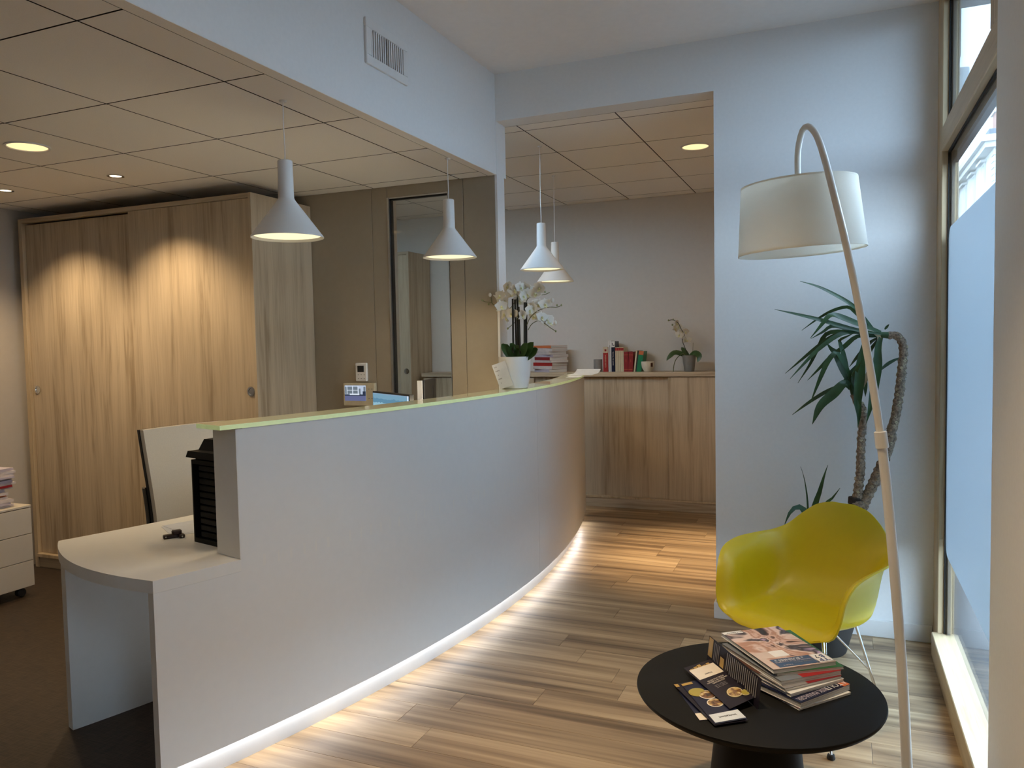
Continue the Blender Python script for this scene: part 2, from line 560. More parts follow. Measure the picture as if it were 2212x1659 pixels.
    def mesh(s, name, mats, smooth_deg=None):
        me = bpy.data.meshes.new(name)
        me.from_pydata(s.v, [], s.f)
        for m in (mats if isinstance(mats, (list, tuple)) else [mats]):
            me.materials.append(m)
        me.polygons.foreach_set('material_index', s.mi)
        me.validate()
        bm = bmesh.new()
        bm.from_mesh(me)
        bmesh.ops.recalc_face_normals(bm, faces=bm.faces[:])
        bm.to_mesh(me)
        bm.free()
        if smooth_deg:
            me.polygons.foreach_set('use_smooth', [True] * len(me.polygons))
            me.set_sharp_from_angle(angle=rad(smooth_deg))
        me.update()
        return me
    def build(s, name, mats, parent=None, sm=None, local=False, label=None):
        o = bpy.data.objects.new(name, s.mesh(name, mats, sm))
        COL.objects.link(o)
        if parent:
            o.parent = parent
            if not local and parent.parent is None:
                o.matrix_parent_inverse = parent.matrix_basis.inverted()
        if label:
            o['label'] = label
        return o

def smooth(pts, n):
    """resample a polyline as a Catmull-Rom curve with n segments"""
    P = [Vector(p) for p in pts]
    if len(P) == 2:
        return [P[0].lerp(P[1], i / n) for i in range(n + 1)]
    Q = [P[0] * 2 - P[1]] + P + [P[-1] * 2 - P[-2]]
    L = [0]
    for i in range(1, len(P)):
        L.append(L[-1] + (P[i] - P[i - 1]).length)
    out = []
    for i in range(n + 1):
        d = L[-1] * i / n
        k = 0
        while k < len(P) - 2 and d > L[k + 1]:
            k += 1
        u = (d - L[k]) / max(1e-9, L[k + 1] - L[k])
        a, b, c, e = Q[k], Q[k + 1], Q[k + 2], Q[k + 3]
        out.append(0.5 * ((2 * b) + (c - a) * u + (2 * a - 5 * b + 4 * c - e) * u * u + (3 * b - a - 3 * c + e) * u ** 3))
    return out

def thing(name, label, cat, loc=(0, 0, 0), rz=0.0, group=None):
    o = bpy.data.objects.new(name, None)
    COL.objects.link(o)
    o.location = loc
    o.rotation_euler = (0, 0, rz)
    o['label'] = label
    o['category'] = cat
    if group:
        o['group'] = group
    return o

def tag(o, label, cat, group=None):
    o['label'] = label
    o['category'] = cat
    if group:
        o['group'] = group
    return o

def struct(o):
    o['kind'] = 'structure'
    return o

def dup(root, loc, rz=0.0, label=None):
    r = root.copy()
    COL.objects.link(r)
    r.location = loc
    r.rotation_euler = (0, 0, rz)
    if label:
        r['label'] = label
    for ch in list(root.children):
        c = ch.copy()
        COL.objects.link(c)
        c.parent = r
        for g in ch.children:
            d = g.copy()
            COL.objects.link(d)
            d.parent = c
    return r

def text(name, body, size, m, o, xdir, ydir, parent, align='CENTER', ext=0.0002, sx=1.0, local=False):
    cu = bpy.data.curves.new(name, 'FONT')
    cu.body = body
    cu.size = size
    cu.align_x = align
    cu.align_y = 'CENTER'
    cu.extrude = ext
    cu.resolution_u = 2
    cu.materials.append(m)
    ob = bpy.data.objects.new(name, cu)
    COL.objects.link(ob)
    x = Vector(xdir).normalized()
    y = Vector(ydir)
    y = (y - x * y.dot(x)).normalized()
    z = x.cross(y)
    mt = Matrix(((x.x * sx, y.x, z.x, o[0]), (x.y * sx, y.y, z.y, o[1]), (x.z * sx, y.z, z.z, o[2]), (0, 0, 0, 1)))
    ob.parent = parent
    if not local and parent.parent is None:
        ob.matrix_parent_inverse = parent.matrix_basis.inverted()
    ob.matrix_basis = mt
    me = bpy.data.meshes.new_from_object(ob.evaluated_get(bpy.context.evaluated_depsgraph_get()))
    me.name = name
    o2 = bpy.data.objects.new(name, me)
    COL.objects.link(o2)
    o2.parent = parent
    o2.matrix_parent_inverse = ob.matrix_parent_inverse.copy()
    o2.matrix_basis = mt
    bpy.data.objects.remove(ob)
    o2.name = name
    return o2

def frame4(o, xdir, rz=None):
    """matrix with origin o, x axis along the level direction xdir, z up"""
    x = Vector((xdir[0], xdir[1], 0)).normalized()
    y = Vector((-x.y, x.x, 0))
    return Matrix(((x.x, y.x, 0, o[0]), (x.y, y.y, 0, o[1]), (0, 0, 1, o[2]), (0, 0, 0, 1)))

def pages_mat():
    m, nt, b = newmat('page_edges')
    v = objcoord(nt, (2, 2, 900))
    n = nt.nodes.new('ShaderNodeTexNoise')
    n.inputs['Scale'].default_value = 1
    n.inputs['Detail'].default_value = 1
    nt.links.new(v, n.inputs['Vector'])
    r = nt.nodes.new('ShaderNodeValToRGB')
    r.color_ramp.elements[0].color = (0.42, 0.42, 0.42, 1)
    r.color_ramp.elements[1].color = (0.80, 0.79, 0.78, 1)
    r.color_ramp.elements[0].position = 0.35
    r.color_ramp.elements[1].position = 0.6
    nt.links.new(n.outputs['Fac'], r.inputs[0])
    nt.links.new(r.outputs[0], b.inputs['Base Color'])
    b.inputs['Roughness'].default_value = 0.6
    return m
M['pages'] = pages_mat()

CX, CY, CR = -8.829, 4.169, 7.166      # circle of the counter's front
def cp(R, deg, z=0.0):
    return Vector((CX + R * cos(rad(deg)), CY + R * sin(rad(deg)), z))

# measured curves of the plants and the lamp (metres)
YUCCA_LEAVES=[
([(0.191,3.95,1.526),(0.2,3.95,1.538),(0.209,3.95,1.55)],0.018),
([(0.15,3.95,1.52),(0.109,3.926,1.574),(0.055,3.902,1.638),(-0.026,3.878,1.693),(-0.097,3.854,1.731),(-0.167,3.83,1.755)],0.03),
([(0.136,3.95,1.535),(0.074,3.97,1.6),(0.038,3.99,1.634),(-0.026,4.01,1.622),(-0.092,4.03,1.587),(-0.169,4.05,1.531)],0.026),
([(0.175,3.93,1.514),(0.077,3.894,1.555),(-0.016,3.858,1.595),(-0.047,3.822,1.588),(-0.073,3.786,1.553),(-0.121,3.75,1.492)],0.045),
([(0.175,3.92,1.505),(0.064,3.896,1.529),(-0.025,3.872,1.557),(-0.088,3.848,1.578),(-0.183,3.824,1.605),(-0.276,3.8,1.629)],0.032),
([(0.176,3.95,1.502),(0.078,3.925,1.521),(-0.025,3.9,1.546),(-0.07,3.875,1.52),(-0.12,3.85,1.491)],0.035),
([(0.177,3.97,1.495),(0.066,3.99,1.522),(-0.026,4.01,1.499),(-0.097,4.03,1.45),(-0.169,4.05,1.389),(-0.246,4.07,1.321)],0.036),
([(0.154,3.95,1.495),(0.078,3.92,1.516),(0.002,3.89,1.508),(-0.088,3.86,1.442),(-0.151,3.83,1.375),(-0.209,3.8,1.308)],0.034),
([(0.155,3.97,1.495),(0.066,3.996,1.517),(-0.049,4.022,1.515),(-0.092,4.048,1.449),(-0.131,4.074,1.367),(-0.189,4.1,1.272)],0.036),
([(0.158,3.93,1.495),(0.078,3.924,1.497),(0.02,3.918,1.449),(-0.034,3.912,1.406),(-0.089,3.906,1.347),(-0.137,3.9,1.296)],0.036),
([(0.169,3.98,1.49),(0.134,4.01,1.466),(0.085,4.04,1.407),(0.044,4.07,1.351)],0.036),
([(0.175,3.93,1.49),(0.162,3.918,1.442),(0.16,3.906,1.37),(0.149,3.894,1.284),(0.136,3.882,1.203),(0.114,3.87,1.102)],0.05),
([(0.109,3.91,1.472),(0.091,3.898,1.371),(0.087,3.886,1.299),(0.078,3.874,1.203),(0.083,3.862,1.141),(0.078,3.85,1.084)],0.055),
([(0.057,3.95,1.256),(0.021,3.975,1.339),(-0.016,4.0,1.419),(-0.035,4.025,1.439),(-0.057,4.05,1.469)],0.05),
([(0.052,3.95,1.281),(0.034,3.933,1.341),(0.016,3.917,1.42),(0.002,3.9,1.469),(0.004,3.883,1.483),(0.033,3.867,1.498),(0.064,3.85,1.514)],0.034),
([(0.057,3.97,1.27),(0.039,3.99,1.309),(0.089,4.01,1.367),(0.135,4.03,1.436),(0.167,4.05,1.475)],0.036),
([(0.052,3.93,1.292),(0.029,3.91,1.357),(-0.011,3.89,1.421),(-0.043,3.87,1.393),(-0.074,3.85,1.325),(-0.123,3.83,1.194)],0.04),
([(0.053,3.97,1.25),(0.03,3.986,1.264),(-0.007,4.002,1.26),(-0.072,4.018,1.226),(-0.14,4.034,1.178),(-0.213,4.05,1.118)],0.034),
([(0.048,3.93,1.257),(0.025,3.905,1.283),(-0.025,3.88,1.231),(-0.079,3.855,1.178),(-0.114,3.83,1.097)],0.06),
([(0.062,3.95,1.246),(0.065,3.9,1.323),(0.09,3.85,1.382)],0.04),
([(0.071,3.95,1.246),(0.092,3.917,1.322),(0.087,3.883,1.227),(0.078,3.85,1.142)],0.045),
([(0.175,4.0,1.338),(0.216,4.025,1.371),(0.27,4.05,1.399)],0.026),
([(0.106,3.95,1.32),(0.112,3.975,1.27),(0.113,4.0,1.214)],0.03),
([(0.173,3.97,1.49),(0.138,3.995,1.437),(0.103,4.02,1.367),(0.054,4.045,1.321),(0.002,4.07,1.269)],0.036),
]
DEAD_LEAF=[(0.149,3.93,1.508),(0.167,3.93,1.49),(0.165,3.93,1.442),(0.15,3.93,1.379),(0.11,3.93,1.297),(0.079,3.93,1.209)]
LOW_LEAVES=[
([(-0.134,3.98,0.642),(-0.142,3.997,0.728),(-0.156,4.013,0.814),(-0.173,4.03,0.867)],0.014),
([(-0.113,3.98,0.644),(-0.083,3.973,0.766),(-0.066,3.967,0.834),(-0.049,3.96,0.891)],0.04),
([(-0.069,3.98,0.676),(-0.028,3.99,0.729),(0.005,4.0,0.777)],0.035),
([(-0.138,3.98,0.627),(-0.164,3.955,0.677),(-0.191,3.93,0.685),(-0.217,3.905,0.66),(-0.24,3.88,0.603)],0.05),
([(-0.134,3.98,0.627),(-0.154,3.955,0.655),(-0.163,3.93,0.629)],0.03),
]
TRUNK_A=[(0.205,3.95,1.498),(0.237,3.95,1.498),(0.261,3.95,1.469),(0.268,3.95,1.421),(0.262,3.95,1.344),(0.256,3.95,1.272),(0.248,3.95,1.199),(0.235,3.95,1.116),(0.218,3.95,1.048),(0.222,3.95,1.035),(0.2,3.95,0.957),(0.175,3.95,0.884),(0.143,3.95,0.804),(0.104,3.95,0.715),(0.092,3.95,0.664)]
TRUNK_B=[(0.061,3.93,1.23),(0.073,3.93,1.199),(0.095,3.93,1.174),(0.103,3.93,1.14),(0.1,3.93,1.086),(0.093,3.93,1.017),(0.096,3.94,1.019),(0.092,3.94,0.94),(0.092,3.94,0.868),(0.081,3.94,0.767),(0.075,3.94,0.694)]
FLOWERS=[(-1.762,4.159,1.819),(-1.754,4.195,1.785),(-1.688,4.174,1.812),(-1.67,4.202,1.813),(-1.633,4.205,1.791),(-1.558,4.138,1.802),(-1.658,4.132,1.759),(-1.717,4.23,1.741),(-1.719,4.161,1.8),(-1.593,4.158,1.774),(-1.742,4.249,1.793),(-1.649,4.186,1.774),(-1.878,4.23,1.751),(-1.824,4.187,1.77),(-1.808,4.207,1.739),(-1.801,4.148,1.707),(-1.797,4.206,1.709),(-1.817,4.234,1.664),(-1.757,4.193,1.665),(-1.727,4.219,1.657),(-1.793,4.211,1.637),(-1.667,4.138,1.651),(-1.598,4.221,1.715),(-1.549,4.201,1.712),(-1.611,4.166,1.695),(-1.621,4.134,1.678),(-1.629,4.234,1.65),(-1.567,4.187,1.638),(-1.547,4.216,1.622),(-1.537,4.235,1.611)]
BUDS=[(-1.894,4.2,1.782),(-1.506,4.2,1.735),(-1.491,4.2,1.607),(-1.944,4.2,1.753),(-1.905,4.2,1.728),(-1.549,4.2,1.785),(-1.478,4.2,1.706),(-1.452,4.2,1.706),(-1.489,4.2,1.56),(-1.785,4.2,1.582)]
STEMS=[[(-1.727,4.2,1.748),(-1.769,4.2,1.699),(-1.81,4.2,1.716),(-1.865,4.2,1.72),(-1.884,4.2,1.737),(-1.887,4.2,1.767)],[(-1.884,4.2,1.737),(-1.926,4.2,1.743),(-1.944,4.2,1.753)],[(-1.668,4.2,1.729),(-1.65,4.2,1.754),(-1.596,4.2,1.766),(-1.552,4.2,1.77),(-1.521,4.2,1.781)],[(-1.666,4.2,1.596),(-1.643,4.2,1.641),(-1.598,4.2,1.677),(-1.531,4.2,1.697),(-1.478,4.2,1.695),(-1.452,4.2,1.705)],[(-1.658,4.2,1.57),(-1.635,4.2,1.603),(-1.594,4.2,1.621),(-1.555,4.2,1.605),(-1.52,4.2,1.579),(-1.489,4.2,1.56)],[(-1.72,4.2,1.639),(-1.743,4.2,1.614),(-1.785,4.2,1.582)],[(-1.717,4.2,1.756),(-1.73,4.2,1.79),(-1.776,4.2,1.813)],[(-1.713,4.2,1.76),(-1.685,4.2,1.797),(-1.627,4.2,1.786)]]
STAKES=[[(-1.742,4.18,1.752),(-1.743,4.18,1.49)],[(-1.736,4.2,1.749),(-1.731,4.2,1.482)],[(-1.729,4.22,1.764),(-1.727,4.22,1.481)],[(-1.706,4.18,1.705),(-1.698,4.18,1.483)],[(-1.676,4.2,1.73),(-1.675,4.2,1.483)],[(-1.674,4.22,1.73),(-1.671,4.22,1.487)]]
ORCHID_LEAVES=[
([(-1.756,4.2,1.421),(-1.783,4.177,1.455),(-1.79,4.153,1.489),(-1.785,4.13,1.496)],0.05),
([(-1.738,4.2,1.418),(-1.749,4.183,1.455),(-1.748,4.167,1.484),(-1.752,4.15,1.495)],0.055),
([(-1.72,4.2,1.418),(-1.722,4.185,1.458),(-1.734,4.17,1.48)],0.06),
([(-1.693,4.2,1.418),(-1.669,4.165,1.462),(-1.636,4.13,1.495)],0.05),
([(-1.675,4.2,1.418),(-1.641,4.175,1.466),(-1.606,4.15,1.499)],0.055),
([(-1.634,4.2,1.417),(-1.61,4.185,1.449),(-1.588,4.17,1.459)],0.05),
]
SMALL_FLOWERS=[(-1.315,6.87,1.637),(-1.302,6.89,1.606),(-1.322,6.85,1.591),(-1.27,6.87,1.559),(-1.243,6.9,1.563),(-1.287,6.85,1.534),(-1.262,6.88,1.528),(-1.242,6.85,1.492),(-1.224,6.89,1.486)]
SMALL_BUDS=[(-1.384,6.87,1.667),(-1.343,6.87,1.673),(-1.351,6.87,1.627)]
SMALL_STEM=[(-1.221,6.87,1.371),(-1.251,6.87,1.446),(-1.266,6.87,1.492),(-1.245,6.87,1.533),(-1.275,6.87,1.59),(-1.3,6.87,1.641),(-1.346,6.87,1.671),(-1.384,6.87,1.665)]
SMALL_LEAVES=[([(-1.226,6.87,1.371),(-1.317,6.84,1.383),(-1.369,6.82,1.346),(-1.393,6.81,1.315)],.05),([(-1.216,6.87,1.371),(-1.155,6.84,1.376),(-1.111,6.81,1.349),(-1.124,6.8,1.299)],.055),([(-1.226,6.87,1.371),(-1.256,6.87,1.405),(-1.274,6.87,1.43)],.04)]
SMALL_ROOT=[(-1.236,6.84,1.371),(-1.266,6.84,1.371),(-1.312,6.84,1.33),(-1.333,6.84,1.279),(-1.341,6.84,1.218)]
SMALL_POT=[(-1.216,6.87,1.371),(-1.207,6.87,1.216)]
POLE=[(0.207,2.609,0.025),(0.196,2.613,0.169),(0.187,2.619,0.353),(0.176,2.625,0.538),(0.164,2.624,0.696),(0.152,2.622,0.84),(0.137,2.625,1.01),(0.119,2.622,1.181),(0.088,2.621,1.394),(0.052,2.619,1.606),(0.016,2.62,1.791),(-0.018,2.636,1.944),(-0.043,2.681,2.055),(-0.068,2.751,2.146),(-0.094,2.814,2.196),(-0.115,2.86,2.2),(-0.129,2.884,2.161),(-0.134,2.89,2.108),(-0.132,2.886,2.028)]
SHADE=[(-0.121,2.877,1.79),(-0.126,2.889,2.027)]
# ================================================================== SETTING
YW = 4.218          # front face of the wall with the opening
XB = -1.845         # face of the bulkhead
XWIN = 0.43         # inner face of the window wall
ZC, ZO, ZR = 3.05, 2.477, 2.784   # plaster ceiling, office ceiling, back room ceiling
XL, YB, YF = -5.25, 7.06, -2.6    # office side wall, rear wall, wall behind the camera

# floors
g = G()
arcpts = [tuple(cp(7.05, a)[:2]) for a in [-19 + i * 2.0 for i in range(20)]]
poly = [(XL, YF), (arcpts[0][0], YF)] + arcpts + [(arcpts[-1][0], YB), (XL, YB)]
g.prism(poly, -0.06, -0.001)
struct(g.build('floor', M['vinyl']))
wf = struct(G().box((-2.6, YF, -0.06), (0.62, YB, -0.008)).build('floor.001', M['asphalt']))
# planks: each its own board, laid across the room
pl_w, pl_l = 0.158, 1.28
pm = G().box((0, 0, -0.007), (1, pl_w - 0.0012, 0.0), bev=0.0006).mesh('plank', M['plank'])
yy, row = YF, 0
rng = random.Random(11)
while yy < YB - 0.02:
    a = math.asin(max(-1, min(1, (yy + pl_w / 2 - CY) / 7.05)))
    x0 = CX + 7.05 * cos(a) if -2.35 < yy + pl_w / 2 - CY < 2.3 else (-2.1 if yy < CY else -2.3)
    x = x0 - rng.random() * 0.9
    off = rng.random() * pl_l
    xe = 0.44 if yy < YW else 0.332
    cuts = [x0]
    q = x0 + off * 0.8 + 0.25
    while q < xe - 0.12:
        cuts.append(q)
        q += pl_l
    cuts.append(xe)
    for c0, c1 in zip(cuts[:-1], cuts[1:]):
        o = bpy.data.objects.new('plank', pm)
        COL.objects.link(o)
        o.location = (c0, yy, 0)
        o.scale = (c1 - c0 - 0.0012, 1, 1)
        o.parent = wf
    yy += pl_w
    row += 1

# walls
g = G()
g.box((-0.606, YW, 0), (XWIN + 0.02, YW + 0.14, ZC + 0.02))
g.box((XB, YW, ZR), (-0.606, YW + 0.14, ZC + 0.02))
struct(g.build('wall_front', M['wall']))
g = G().box((XB - 0.05, YF, ZO + 0.0015), (XB, YW + 0.14, ZC + 0.02))
struct(g.build('wall_bulkhead', M['wall']))
# taupe panel partition with a glazed opening
gx0, gx1, gz0, gz1 = -2.59, -2.165, 0.86, 2.41
pw = struct(bpy.data.objects.new('wall_partition', None)); COL.objects.link(pw); pw.location = (-3.4, YW, 0)
YP1 = YW + 0.085
def panel(x0, x1, z0=0.0, z1=ZO + 0.01):
    G().box((x0 + 0.0015, YW, z0), (x1 - 0.0015, YP1, z1), bev=0.0015).build('panel', M['taupe'], pw)
panel(XL, -3.62)
panel(-3.62, -2.702)
panel(-2.702, gx0)
panel(gx0, gx1, 0, gz0)
panel(gx0, gx1, gz1)
panel(gx1, -2.065)
panel(-2.065, XB - 0.012)
g = G()
g.box((gx0, YW - 0.004, gz0), (gx0 + 0.014, YP1, gz1))
g.box((gx0, YW + 0.0, gz1 - 0.008), (gx1, YP1, gz1))
g.box((gx1 - 0.006, YW + 0.0, gz0), (gx1, YP1, gz1))
g.box((gx0, YW + 0.0, gz0), (gx1, YP1, gz0 + 0.01))
g.build('glazing_frame', M['alu'], pw)
g = G()
g.box((gx0 + 0.014, YW + 0.006, gz0 + 0.01), (gx0 + 0.026, YW + 0.03, gz1 - 0.008))
g.box((gx0 + 0.014, YW + 0.006, gz1 - 0.016), (gx1 - 0.006, YW + 0.03, gz1 - 0.008))
g.build('black_seal', M['gasket'], pw)
G().box((gx0 + 0.02, YW + 0.012, gz0 + 0.012), (gx1 - 0.004, YW + 0.020, gz1 - 0.012)).build('pane', M['pglass'], pw)
G().box((XB - 0.012, YW + 0.0, 0), (XB + 0.003, YW + 0.105, ZR)).build('trim_1', M['wall'])
struct(bpy.data.objects['trim_1'])
struct(G().box((XL - 0.12, YF - 0.12, -0.02), (XL, YB + 0.1, ZC)).build('wall_left', M['office']))
struct(G().box((XL, YB, -0.02), (0.45, YB + 0.12, ZC)).build('wall_rear', M['greige']))
struct(G().box((0.33, YW + 0.14, -0.02), (0.45, YB, ZC)).build('wall_side', M['greige']))
struct(G().box((XL, YF - 0.12, -0.02), (XWIN + 0.3, YF, ZC)).build('wall_behind', M['wall']))
# pier between the two shop windows and the strips of wall round them
g = G()
g.box((0.418, 0.45, -0.02), (0.70, 2.668, ZC))
g.box((XWIN, YF, -0.05), (0.70, -0.25, ZC))
struct(g.build('wall_window', M['wall']))

# ceilings
struct(G().box((XB, YF, ZC), (0.75, YW + 0.14, ZC + 0.12)).build('ceiling', M['ceil']))
tg = G().box((0, 0, 0), (0.594, 0.594, 0.005))
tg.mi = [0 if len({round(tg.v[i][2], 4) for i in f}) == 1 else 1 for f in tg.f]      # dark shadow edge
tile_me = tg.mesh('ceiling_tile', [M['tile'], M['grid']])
def grid_ceiling(name, xs, ys, z, x_lo, x_hi, y_lo, y_hi):
    """tiles lie in a grey grid; cut ones at the borders are scaled copies"""
    c = struct(G().box((x_lo, y_lo, z + 0.0055), (x_hi, y_hi, z + 0.06)).build(name, M['grid']))
    for i in range(len(xs) - 1):
        for j in range(len(ys) - 1):
            o = bpy.data.objects.new('ceiling_tile', tile_me)
            COL.objects.link(o)
            o.location = (xs[i] + 0.0035, ys[j] + 0.0035, z)
            o.scale = ((xs[i + 1] - xs[i] - 0.007) / 0.594, (ys[j + 1] - ys[j] - 0.007) / 0.594, 1)
            o.parent = c
    return c
xs = [XL] + [-2.085 - 0.6 * k for k in range(5, -1, -1)] + [-1.898]
ys = [YF, -2.51] + [1.69 + 0.6 * k for k in range(-6, 5)] + [YW]
c1 = grid_ceiling('ceiling.001', xs, ys, ZO, XL, XB - 0.051, YF, YW)
G().box((-1.899, YF, ZO), (XB - 0.001, YW, ZO + 0.0014)).build('border_strip', M['tile'], c1)
xs = [XL, -4.77] + [-4.17 + 0.6 * k for k in range(8)] + [0.33]
ys = [YW + 0.14] + [4.485 + 0.6 * k for k in range(5)] + [YB]
grid_ceiling('ceiling.002', xs, ys, ZR, XL, 0.33, YW + 0.14, YB)

# baseboards
struct(G().box((-0.618, YW - 0.012, 0), (XWIN - 0.01, YW, 0.085), bev=0.002).build('baseboard_front', M['white']))
struct(G().box((-0.618, YW, 0), (-0.606, YW + 0.14, 0.085), bev=0.002).build('baseboard_opening', M['white']))
struct(G().box((XL, YF, 0), (XL + 0.012, 3.66, 0.085), bev=0.002).build('baseboard_left', M['white']))

# shop window in view
win = struct(bpy.data.objects.new('window_1', None)); COL.objects.link(win); win.location = (0.45, 3.4, 0)
WX0, WX1, WG = 0.424, 0.492, 0.455
Y0, Y1 = 2.675, YW
def wpart(name, a, b, m, bev=0.003):
    return G().box(a, b, bev=bev).build(name, m, win)
wpart('jamb', (WX0, 4.045, 0.0), (WX1, Y1, ZC), M['winwood'])
wpart('sill', (0.400, Y0, 0.0), (WX1, 4.05, 0.112), M['winwoody'])
wpart('transom', (WX0, Y0, 2.322), (WX1, 4.05, 2.428), M['winwoody'])
wpart('head_rail', (WX0, Y0, 2.985), (WX1, 4.05, ZC), M['winwoody'])
wpart('upper_stile', (WX0, Y0, 2.428), (WX1, 2.83, 2.985), M['winwood'])
wpart('upper_pane', (WG, 2.83, 2.428), (WG + 0.006, 4.045, 2.985), M['tglass'], 0)
wpart('lower_pane', (WG, Y0, 0.112), (WG + 0.006, 4.045, 2.322), M['glass'], 0)
g = G()
g.box((WG - 0.006, 4.035, 0.112), (WG - 0.001, 4.0455, 2.322))
g.box((WG - 0.006, Y0, 2.312), (WG - 0.001, 4.045, 2.323))
g.box((WG - 0.006, 4.035, 2.428), (WG - 0.001, 4.0455, 2.985))
g.box((WG - 0.006, 2.83, 2.975), (WG - 0.001, 4.045, 2.986))
g.build('gasket', M['gasket'], win)
g = G()                       # outer half of the frame seen through the glass
g.box((WG + 0.007, 4.02, 0.112), (WG + 0.020, 4.10, 2.322))
g.box((WG + 0.007, Y0, 2.262), (WG + 0.030, 4.02, 2.40))
g.box((WG + 0.007, 4.02, 2.428), (WG + 0.020, 4.10, 2.985))
g.build('outer_frame', M['greyfac'], win)
# frosted film with rounded corners, stuck on the inside of the lower pane
fz0, fz1, fy0, fy1, fr = 0.492, 1.975, Y0 + 0.004, 4.028, 0.07
cor = []
for (cy_, cz_, a0) in ((fy1 - fr, fz1 - fr, 0), (fy0 + 0.01, fz1 - 0.01, 90), (fy0 + 0.01, fz0 + 0.01, 180), (fy1 - fr, fz0 + fr, 270)):
    rr = fr if cy_ > 3.5 else 0.01
    for k in range(7):
        a = rad(a0 + 15 * k)
        cor.append((cy_ + rr * cos(a), cz_ + rr * sin(a)))
g = G()
n = len(cor)
g.add([(WG - 0.0022, y, z) for y, z in cor] + [(WG - 0.0008, y, z) for y, z in cor],
      [list(range(n)), list(range(2 * n - 1, n - 1, -1))] + [(i, (i + 1) % n, n + (i + 1) % n, n + i) for i in range(n)])
g.build('frosted_film', M['frost'], win)

# second shop window further along the same front, beside the camera
w2 = struct(bpy.data.objects.new('window_2', None)); COL.objects.link(w2); w2.location = (0.45, 0.2, 0)
def w2part(name, a, b, m, bev=0.003):
    return G().box(a, b, bev=bev).build(name, m, w2)
w2part('sill', (0.40, -0.25, 0.0), (WX1, 0.45, 0.112), M['winwoody'])
w2part('head_rail', (WX0, -0.25, 2.985), (WX1, 0.45, ZC), M['winwoody'])
for y in (-0.25, 0.38):
    w2part('stile', (WX0, y, 0.112), (WX1, y + 0.07, 2.985), M['winwood'])
w2part('pane', (WG, -0.18, 0.112), (WG + 0.006, 0.38, 2.985), M['glass'], 0)
w2part('frosted_film', (WG - 0.0022, -0.17, 0.49), (WG - 0.0008, 0.37, 1.975), M['frost'], 0)
# outside: the street and the houses across it
struct(G().box((-30, -60, -0.25), (60, 140, -0.15)).build('street', M['asphalt']))
st = thing('stone_house', 'pale stone town house with slate roof across the street, seen through the window', 'building', (9, 58, -0.15))
FX, FY0, FY1 = 9.0, 57.9, 112.0
G().box((FX, FY0, -0.15), (FX + 10, FY1, 13.2)).build('facade', M['stone'], st)
g = G()
g.box((FX - 0.55, FY0 - 0.3, 13.2), (FX + 10, FY1, 13.55))
g.box((FX - 0.8, FY0 - 0.5, 13.55), (FX + 10, FY1, 13.95))
g.build('cornice', M['stone'], st)
G().box((FX - 0.30, FY0 - 0.15, 10.3), (FX + 10, FY1, 10.65)).build('string_course', M['stone'], st)
g = G()
g.prism([(FX - 0.3, FY0), (FX + 5, FY0 + 0.5), (FX + 5, FY1), (FX - 0.3, FY1)], 13.95, 14.4)
g.build('roof', M['slate'], st)
for k in range(12):
    y = FY0 + 3.2 + k * 4.2
    f = G().box((FX - 0.10, y - 0.15, 10.9), (FX + 0.02, y + 1.45, 12.9)).build('window', M['stone'], st)
    G().box((FX - 0.11, y, 11.0), (FX - 0.08, y + 1.3, 12.75)).build('pane', M['dglass'], f)
    G().box((FX - 0.35, y - 0.3, 12.9), (FX, y + 1.6, 13.05)).build('window_hood', M['stone'], st)
for k in range(6):
    G().box((FX - 0.06, FY0 - 0.06, 10.75 + k * 0.4), (FX + 2.4, FY0 + 0.9, 11.05 + k * 0.4)).build('quoin', M['stone'], st)
for k in range(5):
    y = FY0 + 18 + k * 8
    G().box((FX - 0.2, y, 14.2), (FX + 2, y + 2.0, 15.1)).build('dormer', M['slate'], st)
for (y, x, h, w) in ((63.2, 9.4, 17.0, 1.9), (58.8, 9.2, 15.6, 1.2)):
    q = G().box((x, y, 13.9), (x + 0.9, y + w, h)).build('chimney', M['stone'] if h > 16 else M['brick'], st)
    G().box((x - 0.12, y - 0.12, h), (x + 1.02, y + w + 0.12, h + 0.2)).build('chimney_cap', M['stone'], q)
by = thing('neighbour_bay', 'grey projecting bay on the neighbouring front, seen through the upper window pane', 'building', (1.1, 14, 5.0))
G().box((0.48, 14, 5.72), (1.72, 16.5, 8.6), bev=0.06).build('upper_bay', M['greyfac'], by)
G().box((0.48, 14.2, 4.9), (1.86, 16.5, 5.66), bev=0.02).build('lower_box', M['stone'], by)
struct(G().box((0.30, YB + 0.13, -0.2), (0.478, 40, 9)).build('wall_street', M['stone']))

# ================================================================== OFFICE: LIGHTS IN THE CEILINGS
def downlight(loc, label, beam=11, cone=84, wide=10):
    t = thing('downlight', label, 'light', loc, group=None)
    g = G(); g.nocap = True
    g.lathe([(0.098, 0.0), (0.098, -0.006), (0.088, -0.006), (0.084, 0.0), (0.098, 0.0)], n=40)
    g.build('trim_ring', M['white'], t, 40, local=True)
    G().lathe([(0.0, -0.002), (0.085, -0.002), (0.085, -0.0005), (0.0, -0.0005)], n=40).build('diffuser', M['e_down'], t, local=True)
    for nm, e, ang, bl in (('downlight_beam', beam, cone, 0.9), ('downlight_glow', wide, 160, 0.5)):
        ld = bpy.data.lights.new(nm, 'SPOT')
        ld.energy = e
        ld.color = WARM
        ld.spot_size = rad(ang)
        ld.spot_blend = bl
        ld.shadow_soft_size = 0.07
        lo = bpy.data.objects.new(nm, ld)
        COL.objects.link(lo)
        lo.parent = t
        lo.location = (0, 0, -0.012)
    return t
d0 = downlight((-3.565, 2.59, ZO), 'round warm downlight in the office ceiling, left of the pendants', 16, 80, 11)
